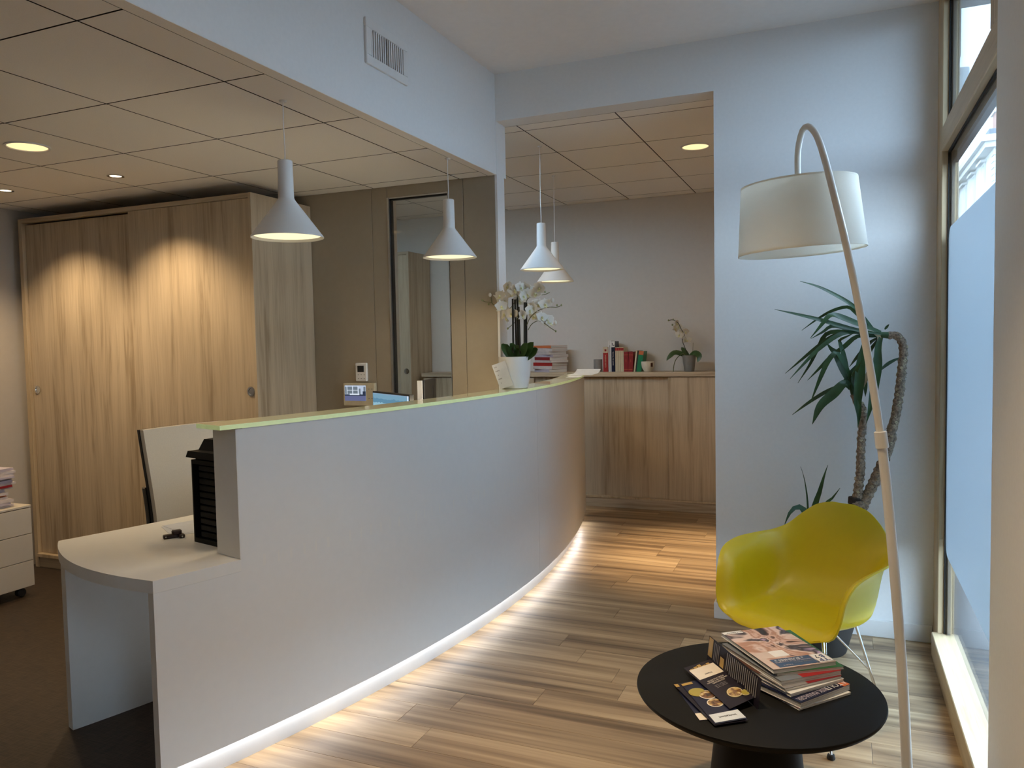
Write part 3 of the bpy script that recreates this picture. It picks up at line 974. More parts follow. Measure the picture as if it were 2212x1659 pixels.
downlight((-0.89, 5.36, ZR), 'round warm downlight in the back room ceiling beyond the opening', 230, 44, 8)
dup(d0, (-3.56, 0.20, ZO), label='added unseen warm downlight in the office ceiling, nearest the camera')  # extra downlight out of view, added to raise the office light
downlight((-2.9, 5.36, ZR), 'round warm downlight in the back room ceiling behind the taupe partition', 70, 70, 12)
downlight((-0.62, 1.90, ZC), 'round warm downlight in the waiting area ceiling above the camera', 115, 84, 2)
def spotlight(loc, label, aim):
    t = thing('spotlight', label, 'light', loc)
    g = G(); g.nocap = True
    g.lathe([(0.045, 0.0), (0.045, -0.004), (0.034, -0.004), (0.030, 0.0), (0.045, 0.0)], n=32)
    g.build('trim_ring', M['chrome'], t, 40, local=True)
    G().lathe([(0.0, -0.0015), (0.031, -0.0015), (0.031, -0.0005), (0.0, -0.0005)], n=24).build('bulb', M['e_spot'], t, local=True)
    ld = bpy.data.lights.new('spot_beam', 'SPOT')
    ld.energy = 27
    ld.color = WARM
    ld.spot_size = rad(106)
    ld.spot_blend = 0.75
    ld.shadow_soft_size = 0.02
    lo = bpy.data.objects.new('spot_beam', ld)
    COL.objects.link(lo)
    lo.parent = t
    lo.location = (0, 0, -0.012)
    lo.rotation_euler = Vector(aim).to_track_quat('-Z', 'Y').to_euler()
    return t
spotlight((-3.747, 3.235, ZO), 'small bright recessed spotlight above the right wardrobe door', (0, 0.10, -1))
spotlight((-4.642, 3.218, ZO), 'small bright recessed spotlight above the left wardrobe door', (0, 0.10, -1))

# ================================================================== WARDROBES
def wardrobe(x0, x1, y0, y1, zt, label, mL, mR):
    t = thing('wardrobe', label, 'wardrobe', ((x0 + x1) / 2, y0, 0))
    xm = (x0 + x1) / 2 + 0.02
    G().box((x0, y0 + 0.012, 0.0), (x0 + 0.035, y1, zt), bev=0.001).build('side_panel', M['oaklight'], t)
    G().box((x1 - 0.022, y0, 0.0), (x1, y1, zt), bev=0.001).build('side_panel', M['oakz2'], t)
    G().box((x0 + 0.035, y0 + 0.006, zt - 0.028), (x1 - 0.022, y1, zt), bev=0.001).build('top_panel', M['oakx'], t)
    G().box((x0 + 0.035, y0 + 0.02, 0.0), (x1 - 0.022, y0 + 0.04, 0.075)).build('plinth', M['oakx'], t)
    G().box((x0 + 0.035, y0 + 0.0, 0.075), (x1 - 0.022, y1, 0.098), bev=0.001).build('bottom_rail', M['oaklight'], t)
    G().box((x0 + 0.035, y1 - 0.012, 0.098), (x1 - 0.022, y1, zt - 0.028)).build('back_panel', M['oakx'], t)
    a = G().box((x0 + 0.04, y0 + 0.034, 0.10), (xm + 0.03, y0 + 0.052, zt - 0.04), bev=0.001).build('door', mL, t)
    b = G().box((xm, y0 + 0.010, 0.10), (x1 - 0.024, y0 + 0.028, zt - 0.03), bev=0.001).build('door', mR, t)
    for d, hx, hy in ((a, x0 + 0.085, y0 + 0.034), (b, x1 - 0.055, y0 + 0.010)):
        R = Matrix.Translation((hx, hy, 1.24)) @ Matrix.Rotation(pi / 2, 4, 'X')
        gg = G(); gg.nocap = True
        gg.lathe([(0.0, 0.001), (0.017, 0.001), (0.019, 0.006), (0.028, 0.005), (0.028, 0.0), (0.0, 0.0)], n=24, M4=R)
        gg.build('finger_pull', M['chrome'], d, 40)
    return t
wardrobe(-5.185, -3.165, 3.655, YW - 0.004, 2.405, 'tall oak wardrobe with two sliding doors, lit by spotlights in the office corner', M['oakz'], M['oakz2'])
wardrobe(-5.20, -3.845, 6.62, YB - 0.01, 2.40, 'oak wardrobe in the back room, seen through the tall glass panel', M['oakz2'], M['oakz'])

# ================================================================== SIDEBOARD IN THE BACK ROOM
SX0, SX1, SY0, SY1, SZ = -3.80, 0.3, 6.755, YB - 0.005, 1.217
t = thing('sideboard', 'long low oak sideboard with sliding doors along the rear wall', 'cabinet', (-1.8, SY0, 0))
G().box((SX0, SY0 - 0.012, SZ - 0.038), (SX1, SY1, SZ), bev=0.0015).build('top', M['oakx'], t)
G().box((SX0, SY0 + 0.004, 0.0), (SX1, SY0 + 0.022, 0.084), bev=0.001).build('plinth', M['oakx'], t)
G().box((SX0, SY0 - 0.004, 0.084), (SX1, SY1, 0.100), bev=0.001).build('bottom_rail', M['oaklight'], t)
for xa in (SX0, -2.62, SX1 - 0.02):
    G().box((xa, SY0 + 0.04, 0.10), (xa + 0.02, SY1, SZ - 0.038)).build('side_panel', M['oakz2'], t)
G().box((SX0, SY1 - 0.012, 0.10), (SX1, SY1, SZ - 0.038)).build('back_panel', M['oakx'], t)
for i, (xa, xb, yo) in enumerate(((-3.79, -2.62, 0.008), (-2.62, -1.34, 0.036), (-1.372, 0.18, 0.002))):
    G().box((xa, SY0 + yo, 0.101), (xb, SY0 + yo + 0.016, SZ - 0.044), bev=0.001).build('door', (M['oakz'], M['oakz2'], M['oakz'])[i], t)

# ================================================================== RECEPTION COUNTER
ZD, ZT = 0.75, 1.216            # desk top, top of the raised front under the glass
A0, A1, AE = -18.95, -16.44, 18.0
t = thing('reception_counter', 'long curved white reception counter with glass top and glowing base', 'counter', (-1.75, 4.0, 0))
def arcpart(name, R0, R1, a0, a1, z0, z1, m, n=48, parent=t, **k):
    return G().arc(R0, R1, rad(a0), rad(a1), z0, z1, n, **k).build(name, m, parent, 30)
PB = 0.105
g = G()
g.arc(CR - 0.04, CR, rad(A0), rad(A1), PB, ZD - 0.0425, 12)
g.arc(CR - 0.04, CR, rad(A1), rad(1.36), PB, ZT - 0.002, 60)
g.build('front_panel', M['lam'], t, 30)
arcpart('front_panel', CR - 0.04, CR, 1.373, AE, PB, ZT - 0.002, M['lam'], 50)
arcpart('inner_panel', CR - 0.15, CR - 0.13, A1 + 0.2, AE, ZD, ZT - 0.002, M['lam'], 70)
arcpart('cap_strip', CR - 0.15, CR, A1 + 0.2, AE, ZT - 0.002, ZT, M['lam'], 70)
arcpart('end_panel', CR - 0.15, CR - 0.0005, A1 - 0.02, A1 + 0.17, ZD + 0.0012, ZT - 0.002, M['lam_e'], 2)
arcpart('plinth', CR - 0.065, CR - 0.055, A0 + 0.1, AE - 0.4, 0.0, PB - 0.001, M['lam'], 80)
arcpart('light_strip', CR - 0.054, CR - 0.030, A0 + 0.25, AE - 2.2, PB - 0.004, PB - 0.0005, M['e_led'], 80)
arcpart('added_fill_strip', CR - 0.158, CR - 0.1505, A1 + 0.4, -0.6, ZT - 0.022, ZT - 0.006, M['e_fill'], 60)  # unseen strip, added to brighten the office ceiling from below
arcpart('support_panel', 6.335, 6.380, A0 - 0.02, A0 + 8, 0.0, ZD - 0.0425, M['lam_e'], 14)
arcpart('modesty_panel', 6.40, CR - 0.065, A0 + 8.2, A0 + 8.35, 0.0, ZD - 0.0425, M['lam'], 2)
# desk top: ring sector whose free end bulges outwards
Ra, Rb = 6.318, CR
pin, pout = cp(Ra, A0), cp(Rb, A0 + 0.02)
ch = pin - pout
nn = Vector((ch.y, -ch.x, 0)).normalized()
if nn.y > 0:
    nn = -nn
end = []
for k in range(1, 20):
    u = k / 20
    q = pout.lerp(pin, u) + nn * (0.086 * 4 * u * (1 - u)) ** 1.0
    end.append((q.x, q.y))
outer = [tuple(cp(Rb, A0 + (-0.25 - A0) * k / 40)[:2]) for k in range(41)]
inner = [tuple(cp(Ra, A0 + (-0.25 - A0) * k / 40)[:2]) for k in range(41)]
g = G()
N = 41
mid = [outer[0]] + end + [inner[0]]
# strips between outer and inner arcs, plus the bulge fan
top_v = [(x, y, ZD) for x, y in outer + inner]
bot_v = [(x, y, ZD - 0.042) for x, y in outer + inner]
fs = []
for i in range(N - 1):
    fs.append((i, i + 1, N + i + 1, N + i))
    fs.append((2 * N + i, 2 * N + N + i, 2 * N + N + i + 1, 2 * N + i + 1))
    fs.append((i, 2 * N + i, 2 * N + i + 1, i + 1))
    fs.append((N + i, N + i + 1, 3 * N + i + 1, 3 * N + i))
fs.append((N - 1, 3 * N - 1, 4 * N - 1, 2 * N - 1))
g.add(top_v + bot_v, fs)
m_ = len(mid)
ev = [(x, y, ZD) for x, y in mid] + [(x, y, ZD - 0.042) for x, y in mid]
ef = [list(range(m_)), list(range(2 * m_ - 1, m_ - 1, -1))] + [(i, m_ + i, m_ + i + 1, i + 1) for i in range(m_ - 1)]
g.add(ev, ef)
g.build('desk_top', M['lam_e'], t, 30)
# glass shelf in two lengths
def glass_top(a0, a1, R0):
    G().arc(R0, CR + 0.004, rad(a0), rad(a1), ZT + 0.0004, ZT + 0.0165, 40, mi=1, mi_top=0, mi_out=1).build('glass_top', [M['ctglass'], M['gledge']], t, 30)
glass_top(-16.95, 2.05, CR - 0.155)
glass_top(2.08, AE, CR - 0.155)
ZG = ZT + 0.0166

# ================================================================== PENDANT LAMPS
def pendant(loc, zc, label, first=None):
    """rim centre at loc; cord up to the ceiling at zc"""
    t = thing('pendant_lamp', label, 'lamp', loc, group='cone pendants over the counter')
    R = 0.1425
    g = G(); g.nocap = True
    g.lathe([(0.0, 0.306), (0.026, 0.306), (0.029, 0.303), (0.031, 0.158), (0.034, 0.150), (R, 0.004), (R, 0.0), (R - 0.003, 0.0), (0.032, 0.146), (0.0, 0.150)], n=56)
    g.build('cone_shade', M['lampw'], t, 35, local=True)
    G().lathe([(0.0, 0.010), (R - 0.011, 0.010), (R - 0.012, 0.013), (0.0, 0.013)], n=48).build('diffuser', M['e_pend'], t, local=True)
    ld = bpy.data.lights.new('pendant_light', 'SPOT')
    ld.energy = 5.0
    ld.color = (1.0, 0.80, 0.52)
    ld.spot_size = rad(155)
    ld.spot_blend = 0.5
    ld.shadow_soft_size = 0.10
    lo = bpy.data.objects.new('pendant_light', ld)
    COL.objects.link(lo)
    lo.parent = t
    lo.location = (0, 0, 0.006)
    G().tube([(0, 0, 0.300), (0.001, 0, 0.36), (-0.0015, 0, 0.45), (0, 0, zc - loc[2])], 0.0022, 6).build('cord', M['white'], t, local=True)
    G().lathe([(0.0, zc - loc[2] - 0.008), (0.012, zc - loc[2] - 0.008), (0.016, zc - loc[2] - 0.0005), (0.0, zc - loc[2] - 0.0005)], n=20).build('ceiling_cap', M['white'], t, 40, local=True)
    return t
pendant((-2.040, 2.563, 1.936), ZO, 'white cone pendant lamp nearest the low end of the counter, in front of the wardrobe')
pendant((-1.907, 3.721, 1.955), ZO, 'white cone pendant lamp hanging in front of the tall glass panel')
pendant((-1.817, 4.872, 1.976), ZR, 'white cone pendant lamp above the tall orchid, in front of the farthest pendant')
pendant((-2.042, 5.771, 1.965), ZR, 'farthest white cone pendant lamp, partly hidden behind another above the orchid')

# ================================================================== ON THE TAUPE WALL
t = thing('thermostat', 'white wall thermostat with small dark display above the video intercom', 'thermostat', (-2.80, YW, 1.33))
YT = YW
G().box((-2.845, YT - 0.022, 1.272), (-2.762, YT, 1.389), bev=0.004).build('housing', M['white'], t)
G().box((-2.828, YT - 0.0245, 1.331), (-2.781, YT - 0.021, 1.372), bev=0.001).build('display', M['gasket'], t)
for i in range(6):
    x, z = -2.827 + (i % 3) * 0.022, 1.316 - (i // 3) * 0.024
    G().box((x, YT - 0.0238, z - 0.004), (x + 0.008, YT - 0.021, z), bev=0.001).build('button', M['grey'], t)
t = thing('video_intercom', 'wall video intercom with lit colour screen below the thermostat', 'intercom', (-2.82, YW, 1.19))
G().box((-2.938, YT - 0.028, 1.116), (-2.702, YT, 1.262), bev=0.004).build('housing', M['cream'], t)
def sm(name, img, strength):
    return screen_mat(name, img, strength)
M['scr_sky'] = emit('screen_pale_blue', (0.62, 0.72, 0.90), 0.36)
M['scr_road'] = emit('screen_road_blue', (0.20, 0.22, 0.42), 0.30)
M['scr_dark'] = emit('screen_dark_blue', (0.06, 0.08, 0.14), 0.25)
M['scr_mid'] = emit('screen_mid_grey', (0.26, 0.32, 0.38), 0.28)
M['scr_white'] = emit('screen_white_lines', (0.80, 0.88, 1.0), 0.42)
scr = G().box((-2.925, YT - 0.0295, 1.148), (-2.767, YT - 0.027, 1.246)).build('screen', M['scr_sky'], t)
def picture(x0, x1, z0, z1, m, lift):
    G().box((-2.925 + x0 * 0.158, YT - 0.0296 - lift, 1.148 + z0 * 0.098), (-2.925 + x1 * 0.158, YT - 0.0294, 1.148 + z1 * 0.098)).build('screen_picture', m, scr, local=True)
picture(0, 1, 0, 0.33, M['scr_road'], 0.0002)
picture(0, 1, 0.33, 0.42, M['scr_dark'], 0.0002)
for x0, x1 in ((0.02, 0.10), (0.13, 0.36), (0.41, 0.62), (0.90, 0.99)):
    picture(x0, x1, 0.45, 0.92, M['scr_mid'], 0.0002)
picture(0.68, 0.76, 0.42, 0.80, M['scr_mid'], 0.0002)
picture(0.86, 1.0, 0.36, 0.62, M['scr_dark'], 0.0003)
picture(0.24, 0.70, 0.38, 0.47, M['scr_white'], 0.0004)
for x in (0.11, 0.385, 0.64):
    picture(x - 0.012, x + 0.012, 0.44, 0.98, M['scr_white'], 0.0004)
picture(0.11, 0.64, 0.68, 0.71, M['scr_white'], 0.0004)
for i in range(4):
    x, z = -2.748 + (i % 2) * 0.022, 1.226 - (i // 2) * 0.06
    G().box((x, YT - 0.0295, z - 0.005), (x + 0.009, YT - 0.0275, z), bev=0.001).build('button', M['grey'], t)

# ventilation grille on the bulkhead
t = thing('vent_grille', 'white air vent grille with vertical slats high on the bulkhead', 'vent', (XB, 3.03, 2.78))
vy0, vy1, vz0, vz1, fb = 2.86, 3.20, 2.688, 2.878, 0.038
g = G()
g.box((XB, vy0, vz1 - fb), (XB + 0.012, vy1, vz1), bev=0.002)
g.box((XB, vy0, vz0), (XB + 0.012, vy1, vz0 + fb), bev=0.002)
g.box((XB, vy0, vz0 + fb), (XB + 0.012, vy0 + fb, vz1 - fb), bev=0.002)
g.box((XB, vy1 - fb, vz0 + fb), (XB + 0.012, vy1, vz1 - fb), bev=0.002)
g.build('frame', M['white'], t)
G().box((XB + 0.0005, vy0 + fb, vz0 + fb), (XB + 0.0015, vy1 - fb, vz1 - fb)).build('dark_backing', M['grid'], t)
ns = 15
for k in range(ns):
    y = vy0 + fb + (k + 0.5) * (vy1 - vy0 - 2 * fb) / ns
    G().box((XB + 0.003, y - 0.0045, vz0 + fb), (XB + 0.009, y + 0.0045, vz1 - fb)).build('slat', M['alu'] if k == 7 else M['white'], t)

# ================================================================== ON AND BEHIND THE DESK
# letter tray tower
o = Vector((-2.314, 2.284, ZD))
ex = Vector((0.184, -0.044, 0)).normalized()
F = frame4(o, ex)
t = thing('letter_tray_tower', 'tall black letter tray tower on the desk against the raised counter end', 'desk organiser', o)
w_, d_, h_ = 0.185, 0.27, 0.322
g = G()
g.box((0, 0, 0), (0.008, d_, h_), M4=F)
g.box((w_ - 0.008, 0, 0), (w_, d_, h_), M4=F)
g.box((0.008, 0, 0), (w_ - 0.008, d_, 0.018), M4=F)
g.box((0.008, 0, h_ - 0.016), (w_ - 0.008, d_, h_), M4=F)
g.box((0.008, d_ - 0.008, 0.018), (w_ - 0.008, d_, h_ - 0.016), M4=F)
g.build('housing', M['tray'], t)
for k in range(11):
    z = 0.022 + k * 0.0258
    G().box((0.028, 0.012, z), (w_ - 0.012, d_ - 0.015, z + 0.020), bev=0.002, M4=F).build('tray', M['tray'], t)
g = G()
vs = []
for zz, ins in ((h_ + 0.010, -0.014), (h_ + 0.034, -0.008), (h_ + 0.036, 0.020), (h_ + 0.078, 0.036)):
    vs.append([F @ Vector(p) for p in ((ins, ins, zz), (w_ - ins, ins, zz), (w_ - ins, d_ - ins, zz), (ins, d_ - ins, zz))])
flat = [p for r in vs for p in r]
fs = [(3, 2, 1, 0), (12, 13, 14, 15)]
for r in range(3):
    for k in range(4):
        q = (k + 1) % 4
        fs.append((r * 4 + k, r * 4 + q, r * 4 + 4 + q, r * 4 + 4 + k))
g.add(flat, fs)
g.box((0.012, 0.012, h_ - 0.002), (w_ - 0.012, d_ - 0.012, h_ + 0.012), M4=F)
g.build('lid', M['tray'], t)

# papers and a clip on the desk
def sheet(name, c, w, l, rot, z, m, label, cat, group=None, th=0.0006, curl=0.0):
    x = Vector((cos(rot), sin(rot), 0))
    F = frame4((c[0], c[1], z), x)
    g = G()
    n = 8
    vs = []
    for dz in (0, th):
        for i in range(n + 1):
            u = i / n
            zz = curl * max(0, (u - 0.6) / 0.4) ** 2 + dz
            for v in (0, 1):
                vs.append(F @ Vector(((u - 0.5) * l, (v - 0.5) * w, zz)))
    k = 2 * (n + 1)
    fs = []
    for i in range(n):
        a = i * 2
        fs += [(a, a + 2, a + 3, a + 1), (k + a, k + a + 1, k + a + 3, k + a + 2), (a, k + a, k + a + 2, a + 2), (a + 1, a + 3, k + a + 3, k + a + 1)]
    fs += [(0, 1, k + 1, k), (2 * n, k + 2 * n, k + 2 * n + 1, 2 * n + 1)]
    g.add(vs, fs)
    o = g.build(name, m)
    return tag(o, label, cat, group)
sheet('paper_sheet', (-2.475, 2.50), 0.21, 0.297, rad(58), ZD + 0.0004, M['deskpaper'], 'white paper sheet lying lowest beside the letter tray tower', 'paper')
sheet('paper_sheet', (-2.50, 2.545), 0.21, 0.297, rad(70), ZD + 0.0016, M['deskpaper'], 'white paper sheet on top of another beside the letter tray tower', 'paper')
t = thing('bulldog_clip', 'small dark brown clip lying on the desk by the papers', 'clip', (-2.44, 2.315, ZD))
g = G()
F = frame4((-2.44, 2.31, ZD + 0.0003), (0.55, 0.83, 0))
g.box((-0.045, -0.010, 0), (0.012, 0.010, 0.016), bev=0.003, M4=F)
g.box((-0.012, -0.012, 0.010), (0.024, 0.012, 0.030), bev=0.004, M4=F)
g.box((0.010, -0.030, 0), (0.032, 0.002, 0.014), bev=0.003, M4=F)
g.build('jaw', mat('dark_maroon_plastic', (0.022, 0.006, 0.006), 0.4), t)
for p in ((-0.036, -0.0105, 0.008), (0.021, -0.0305, 0.007)):
    q = F @ Vector(p)
    G().sphere(q, 0.0035, nu=8, nv=6).build('rivet', M['chrome'], t, 40)

# monitors
def monitor(tl, tr, h, label, m_scr, rear=False, foot=ZD):
    tl, tr = Vector(tl), Vector(tr)
    ex = (tr - tl).normalized()
    w = (tr - tl).length
    F = frame4((tl.x, tl.y, tl.z), ex)          # local x along the top, y away from the viewer side, z up
    t = thing('monitor', label, 'monitor', ((tl.x + tr.x) / 2, (tl.y + tr.y) / 2, foot))
    G().box((0, 0.002, -h), (w, 0.026, 0), bev=0.002, M4=F).build('bezel', M['black'], t)
    s = 0.008
    G().box((s, 0.0, -h + s), (w - s, 0.003, -s), M4=F).build('screen', m_scr, t)
    G().box((w / 2 - 0.03, 0.027, foot - tl.z + 0.012), (w / 2 + 0.03, 0.045, -h * 0.4), bev=0.002, M4=F).build('stand', M['black'], t)
    G().box((w / 2 - 0.10, -0.06, foot - tl.z + 0.0004), (w / 2 + 0.10, 0.10, foot - tl.z + 0.012), bev=0.003, M4=F).build('foot', M['black'], t)
    return t, F, w
M['scr_pc'] = screen_mat('desktop_screen', [(0.0, (0.10, 0.22, 0.34)), (0.55, (0.20, 0.36, 0.48)), (0.70, (0.015, 0.03, 0.12)), (0.73, (0.24, 0.42, 0.52)), (0.83, (0.10, 0.22, 0.32)), (0.92, (0.16, 0.30, 0.40)), (1.2, (0.2, 0.3, 0.4))], 0.55, seed=0.04)
t, F, w = monitor((-2.319, 3.573, 1.253), (-1.95, 3.331, 1.253), 0.28, 'computer monitor with lit blue screen behind the counter glass', M['scr_pc'])
G().box((w - 0.020, -0.0012, -0.27), (w - 0.010, 0.0005, -0.008), M4=F).build('screen_scrollbar', M['scr_white'], t)
t = thing('monitor', 'dark screen seen from behind with white side edge, on the desk', 'monitor', (-2.15, 3.90, ZD))
F = frame4((-2.12, 3.77, 1.302), (-0.065, 0.25, 0))
G().box((0, -0.012, -0.34), (0.258, 0.012, 0), bev=0.003, M4=F).build('back_shell', M['black'], t)
G().box((-0.006, -0.0, -0.17), (0.0005, 0.03, -0.002), bev=0.002, M4=F).build('side_edge', M['white'], t, label='white side edge')
G().box((0.17, -0.0135, -0.16), (0.20, -0.011, -0.04), bev=0.001, M4=F).build('carry_slot', M['gasket'], t)
G().box((0.02, 0.012, -0.33), (0.25, 0.015, -0.02), M4=F).build('screen', M['scr_pc'], t)
G().box((0.09, -0.02, 0.7504 - 1.302), (0.17, 0.02, -0.335), bev=0.002, M4=F).build('stand', M['black'], t)
G().box((0.02, -0.07, 0.7504 - 1.302), (0.24, 0.07, 0.760 - 1.302), bev=0.002, M4=F).build('foot', M['black'], t)

# office chair behind the desk
t = thing('office_chair', 'white leather swivel office chair pulled up behind the desk', 'chair', (-3.14, 2.86, 0))
prof = [(-0.215, 0.46), (-0.185, 0.52), (-0.165, 0.60), (-0.160, 0.68), (-0.172, 0.78), (-0.195, 0.90), (-0.220, 1.02), (-0.240, 1.125)]
pts = smooth([(p[0], 0, p[1]) for p in prof], 22)
# local x: forward (towards desk), y: width; near edge at -0.23
Fc = frame4((-2.745, 2.865, 0), (0.985, -0.17, 0))
def back_shell(off0, off1, y0, y1, z_lo=0.0, z_hi=9.0):
    P = [p for p in pts if z_lo <= p.z <= z_hi]
    vs, fs = [], []
    ny = 8
    for off in (off0, off1):
        for p in P:
            for k in range(ny + 1):
                v = k / ny
                y = y0 + (y1 - y0) * v
                vs.append(Fc @ Vector((p.x + off - 0.035 * (1 - (2 * v - 1) ** 2), y, p.z)))
    a = ny + 1
    m_ = len(P) * a
    for i in range(len(P) - 1):
        for k in range(ny):
            fs.append((i * a + k, i * a + k + 1, (i + 1) * a + k + 1, (i + 1) * a + k))
            fs.append((m_ + i * a + k, m_ + (i + 1) * a + k, m_ + (i + 1) * a + k + 1, m_ + i * a + k + 1))
        for k in (0, ny):
            fs.append((i * a + k, (i + 1) * a + k, m_ + (i + 1) * a + k, m_ + i * a + k))
    for i in (0, len(P) - 1):
        for k in range(ny):
            fs.append((i * a + k, i * a + k + 1, m_ + i * a + k + 1, m_ + i * a + k))
    return G().add(vs, fs)
back_shell(0.0, 0.028, -0.232, 0.232).build('backrest', M['leather'], t, 40)
back_shell(-0.016, -0.001, -0.236, 0.236).build('back_shell', M['black'], t, 40)
back_shell(-0.040, -0.017, -0.240, -0.19, 0.50, 0.86).build('back_support', M['black'], t, 40)
G().box((-0.20, -0.235, 0.425), (0.26, 0.235, 0.495), bev=0.02, M4=Fc).build('seat', M['leather'], t, 40)
G().box((-0.15, -0.14, 0.39), (0.15, 0.14, 0.425), bev=0.006, M4=Fc).build('mechanism', M['black'], t)
q = Fc @ Vector((0.02, 0, 0))
G().lathe([(0.026, 0.08), (0.026, 0.39), (0.0, 0.39), (0.0, 0.08)], c=(q.x, q.y, 0), n=18).build('gas_column', M['chrome'], t, 40)
for k in range(5):
    a = rad(72 * k + 20)
    e = Vector((q.x + 0.29 * cos(a), q.y + 0.29 * sin(a), 0.075))
    G().tube([(q.x, q.y, 0.10), e], [0.022, 0.016], 8).build('base_arm', M['chrome'], t, 40)
    R = Matrix.Translation((e.x, e.y, 0.029)) @ Matrix.Rotation(a, 4, 'Z') @ Matrix.Rotation(pi / 2, 4, 'Y')
    G().lathe([(0.0, -0.02), (0.024, -0.02), (0.028, -0.016), (0.028, 0.016), (0.024, 0.02), (0.0, 0.02)], n=16, M4=R).build('caster', M['black'], t, 40)

# white drawer pedestal with a pile of files
px, py1, pw_, pd_, pz0, pz1 = -4.585, 3.232, 0.56, 0.42, 0.062, 0.562
t = thing('drawer_pedestal', 'white three-drawer pedestal on casters at the left edge of the office', 'drawers', (px - pd_ / 2, py1 - pw_ / 2, 0))
g = G()
g.box((px - pd_, py1 - pw_, pz0), (px - 0.02, py1, pz1 - 0.012), bev=0.001)
g.build('body', M['beige'], t)
G().box((px - pd_ - 0.004, py1 - pw_ - 0.002, pz1 - 0.012), (px, py1 + 0.002, pz1), bev=0.001).build('top', M['beige'], t)
zs = [pz0, pz0 + 0.160, pz0 + 0.325, pz1 - 0.014]
for k in range(3):
    G().box((px - 0.0195, py1 - pw_ + 0.002, zs[k] + 0.001), (px, py1 - 0.001, zs[k + 1] - 0.003), bev=0.001).build('drawer', M['beige'], t)
for dx in (0.05, pd_ - 0.06):
    for dy in (0.06, pw_ - 0.06):
        x, y = px - dx, py1 - dy
        R = Matrix.Translation((x, y, 0.027)) @ Matrix.Rotation(pi / 2, 4, 'Y')
        g = G()
        g.lathe([(0.0, -0.019), (0.022, -0.019), (0.027, -0.014), (0.027, 0.014), (0.022, 0.019), (0.0, 0.019)], n=18, M4=R)
        g.box((x - 0.012, y - 0.012, 0.04), (x + 0.012, y + 0.012, 0.0625))
        g.build('caster', M['black'], t, 40)
rr = random.Random(5)
z = pz1 + 0.0004
file_cols = [M['fpaper'], M['lilac'], M['fpaper'], M['fpaper'], M['orange'], M['fpaper'], M['lilac'], M['fpaper'], M['dred'], M['fpaper'], M['lilac'], M['fpaper'], M['lilac'], M['fpaper'], M['fpaper'], M['lilac']]
def file_bundle(c, z, th, rot, m, label, group, w=0.235, l=0.325):
    F = frame4((c[0], c[1], z), (cos(rot), sin(rot), 0))
    o = thing('file_folder', label, 'file', (c[0], c[1], z), group=group)
    G().box((-w / 2, -l / 2, 0.001), (w / 2 - 0.006, l / 2 - 0.006, th - 0.001), M4=F).build('sheets', M['pages'], o)
    g = G()
    g.box((-w / 2, -l / 2, 0), (w / 2, l / 2, 0.001), M4=F)
    g.box((-w / 2, -l / 2, th - 0.001), (w / 2, l / 2, th), M4=F)
    g.box((-w / 2 - 0.001, -l / 2, 0), (-w / 2, l / 2, th), M4=F)
    g.build('cover', m, o)
names = {M['fpaper'].name: 'off-white', M['lilac'].name: 'lilac', M['orange'].name: 'orange', M['dred'].name: 'dark red'}
ordn = ['lowest', 'second', 'third', 'fourth', 'fifth', 'sixth', 'seventh', 'eighth', 'ninth', 'tenth', 'eleventh', 'twelfth', 'thirteenth', 'fourteenth', 'fifteenth', 'topmost']
for k, m in enumerate(file_cols):
    th = rr.uniform(0.011, 0.018)
    fx = -4.76 + rr.uniform(-0.012, 0.012) + (0.014 if k > 11 else 0)
    file_bundle((fx, 2.99 + rr.uniform(-0.015, 0.015) + (0.02 if 8 < k else -0.02 if 2 < k < 7 else 0), ), z, th, rad(180 + rr.uniform(-7, 7)), m,
                f'{names[m.name]} file folder, {ordn[k]} from the bottom of the pile on the white pedestal' if 0 < k < 15 else f'{names[m.name]} file folder, {ordn[k]} of the pile on the white pedestal', 'files on the drawer pedestal')
    z += th + 0.0003

# ================================================================== ON THE SIDEBOARD
YS = 6.87
# pile of files at its left
z = SZ + 0.0004
fc = [M['lilac'], M['fpaper'], M['red'], M['fpaper'], M['dred'], M['lilac'], M['fpaper'], M['fpaper'], M['orange']]
ths = [0.030, 0.028, 0.030, 0.022, 0.028, 0.024, 0.028, 0.030, 0.024]
fn = {M['fpaper'].name: 'off-white', M['lilac'].name: 'lilac', M['orange'].name: 'orange', M['dred'].name: 'dark red', M['red'].name: 'bright red'}
od = ['lowest', 'second', 'third', 'fourth', 'fifth', 'sixth', 'seventh', 'eighth', 'topmost']
for k, m in enumerate(fc):
    file_bundle((-2.50 + rr.uniform(-0.01, 0.01), 6.905 + rr.uniform(-0.006, 0.006)), z, ths[k], rad(58 + rr.uniform(-6, 6)), m,
                f'{fn[m.name]} file folder, {od[k]} of the pile on the sideboard behind the tall orchid', 'files piled on the sideboard', w=0.20, l=0.26)
    z += ths[k] + 0.0004
# candle cup
t = thing('candle_cup', 'small plain grey cup left of the row of books', 'cup', (-2.032, YS, SZ))
G().lathe([(0.0, 0.001), (0.036, 0.001), (0.039, 0.006), (0.039, 0.114), (0.036, 0.114), (0.035, 0.02), (0.0, 0.018)], c=(-2.032, YS, SZ), n=36).build('cup', M['grey'], t, 40)
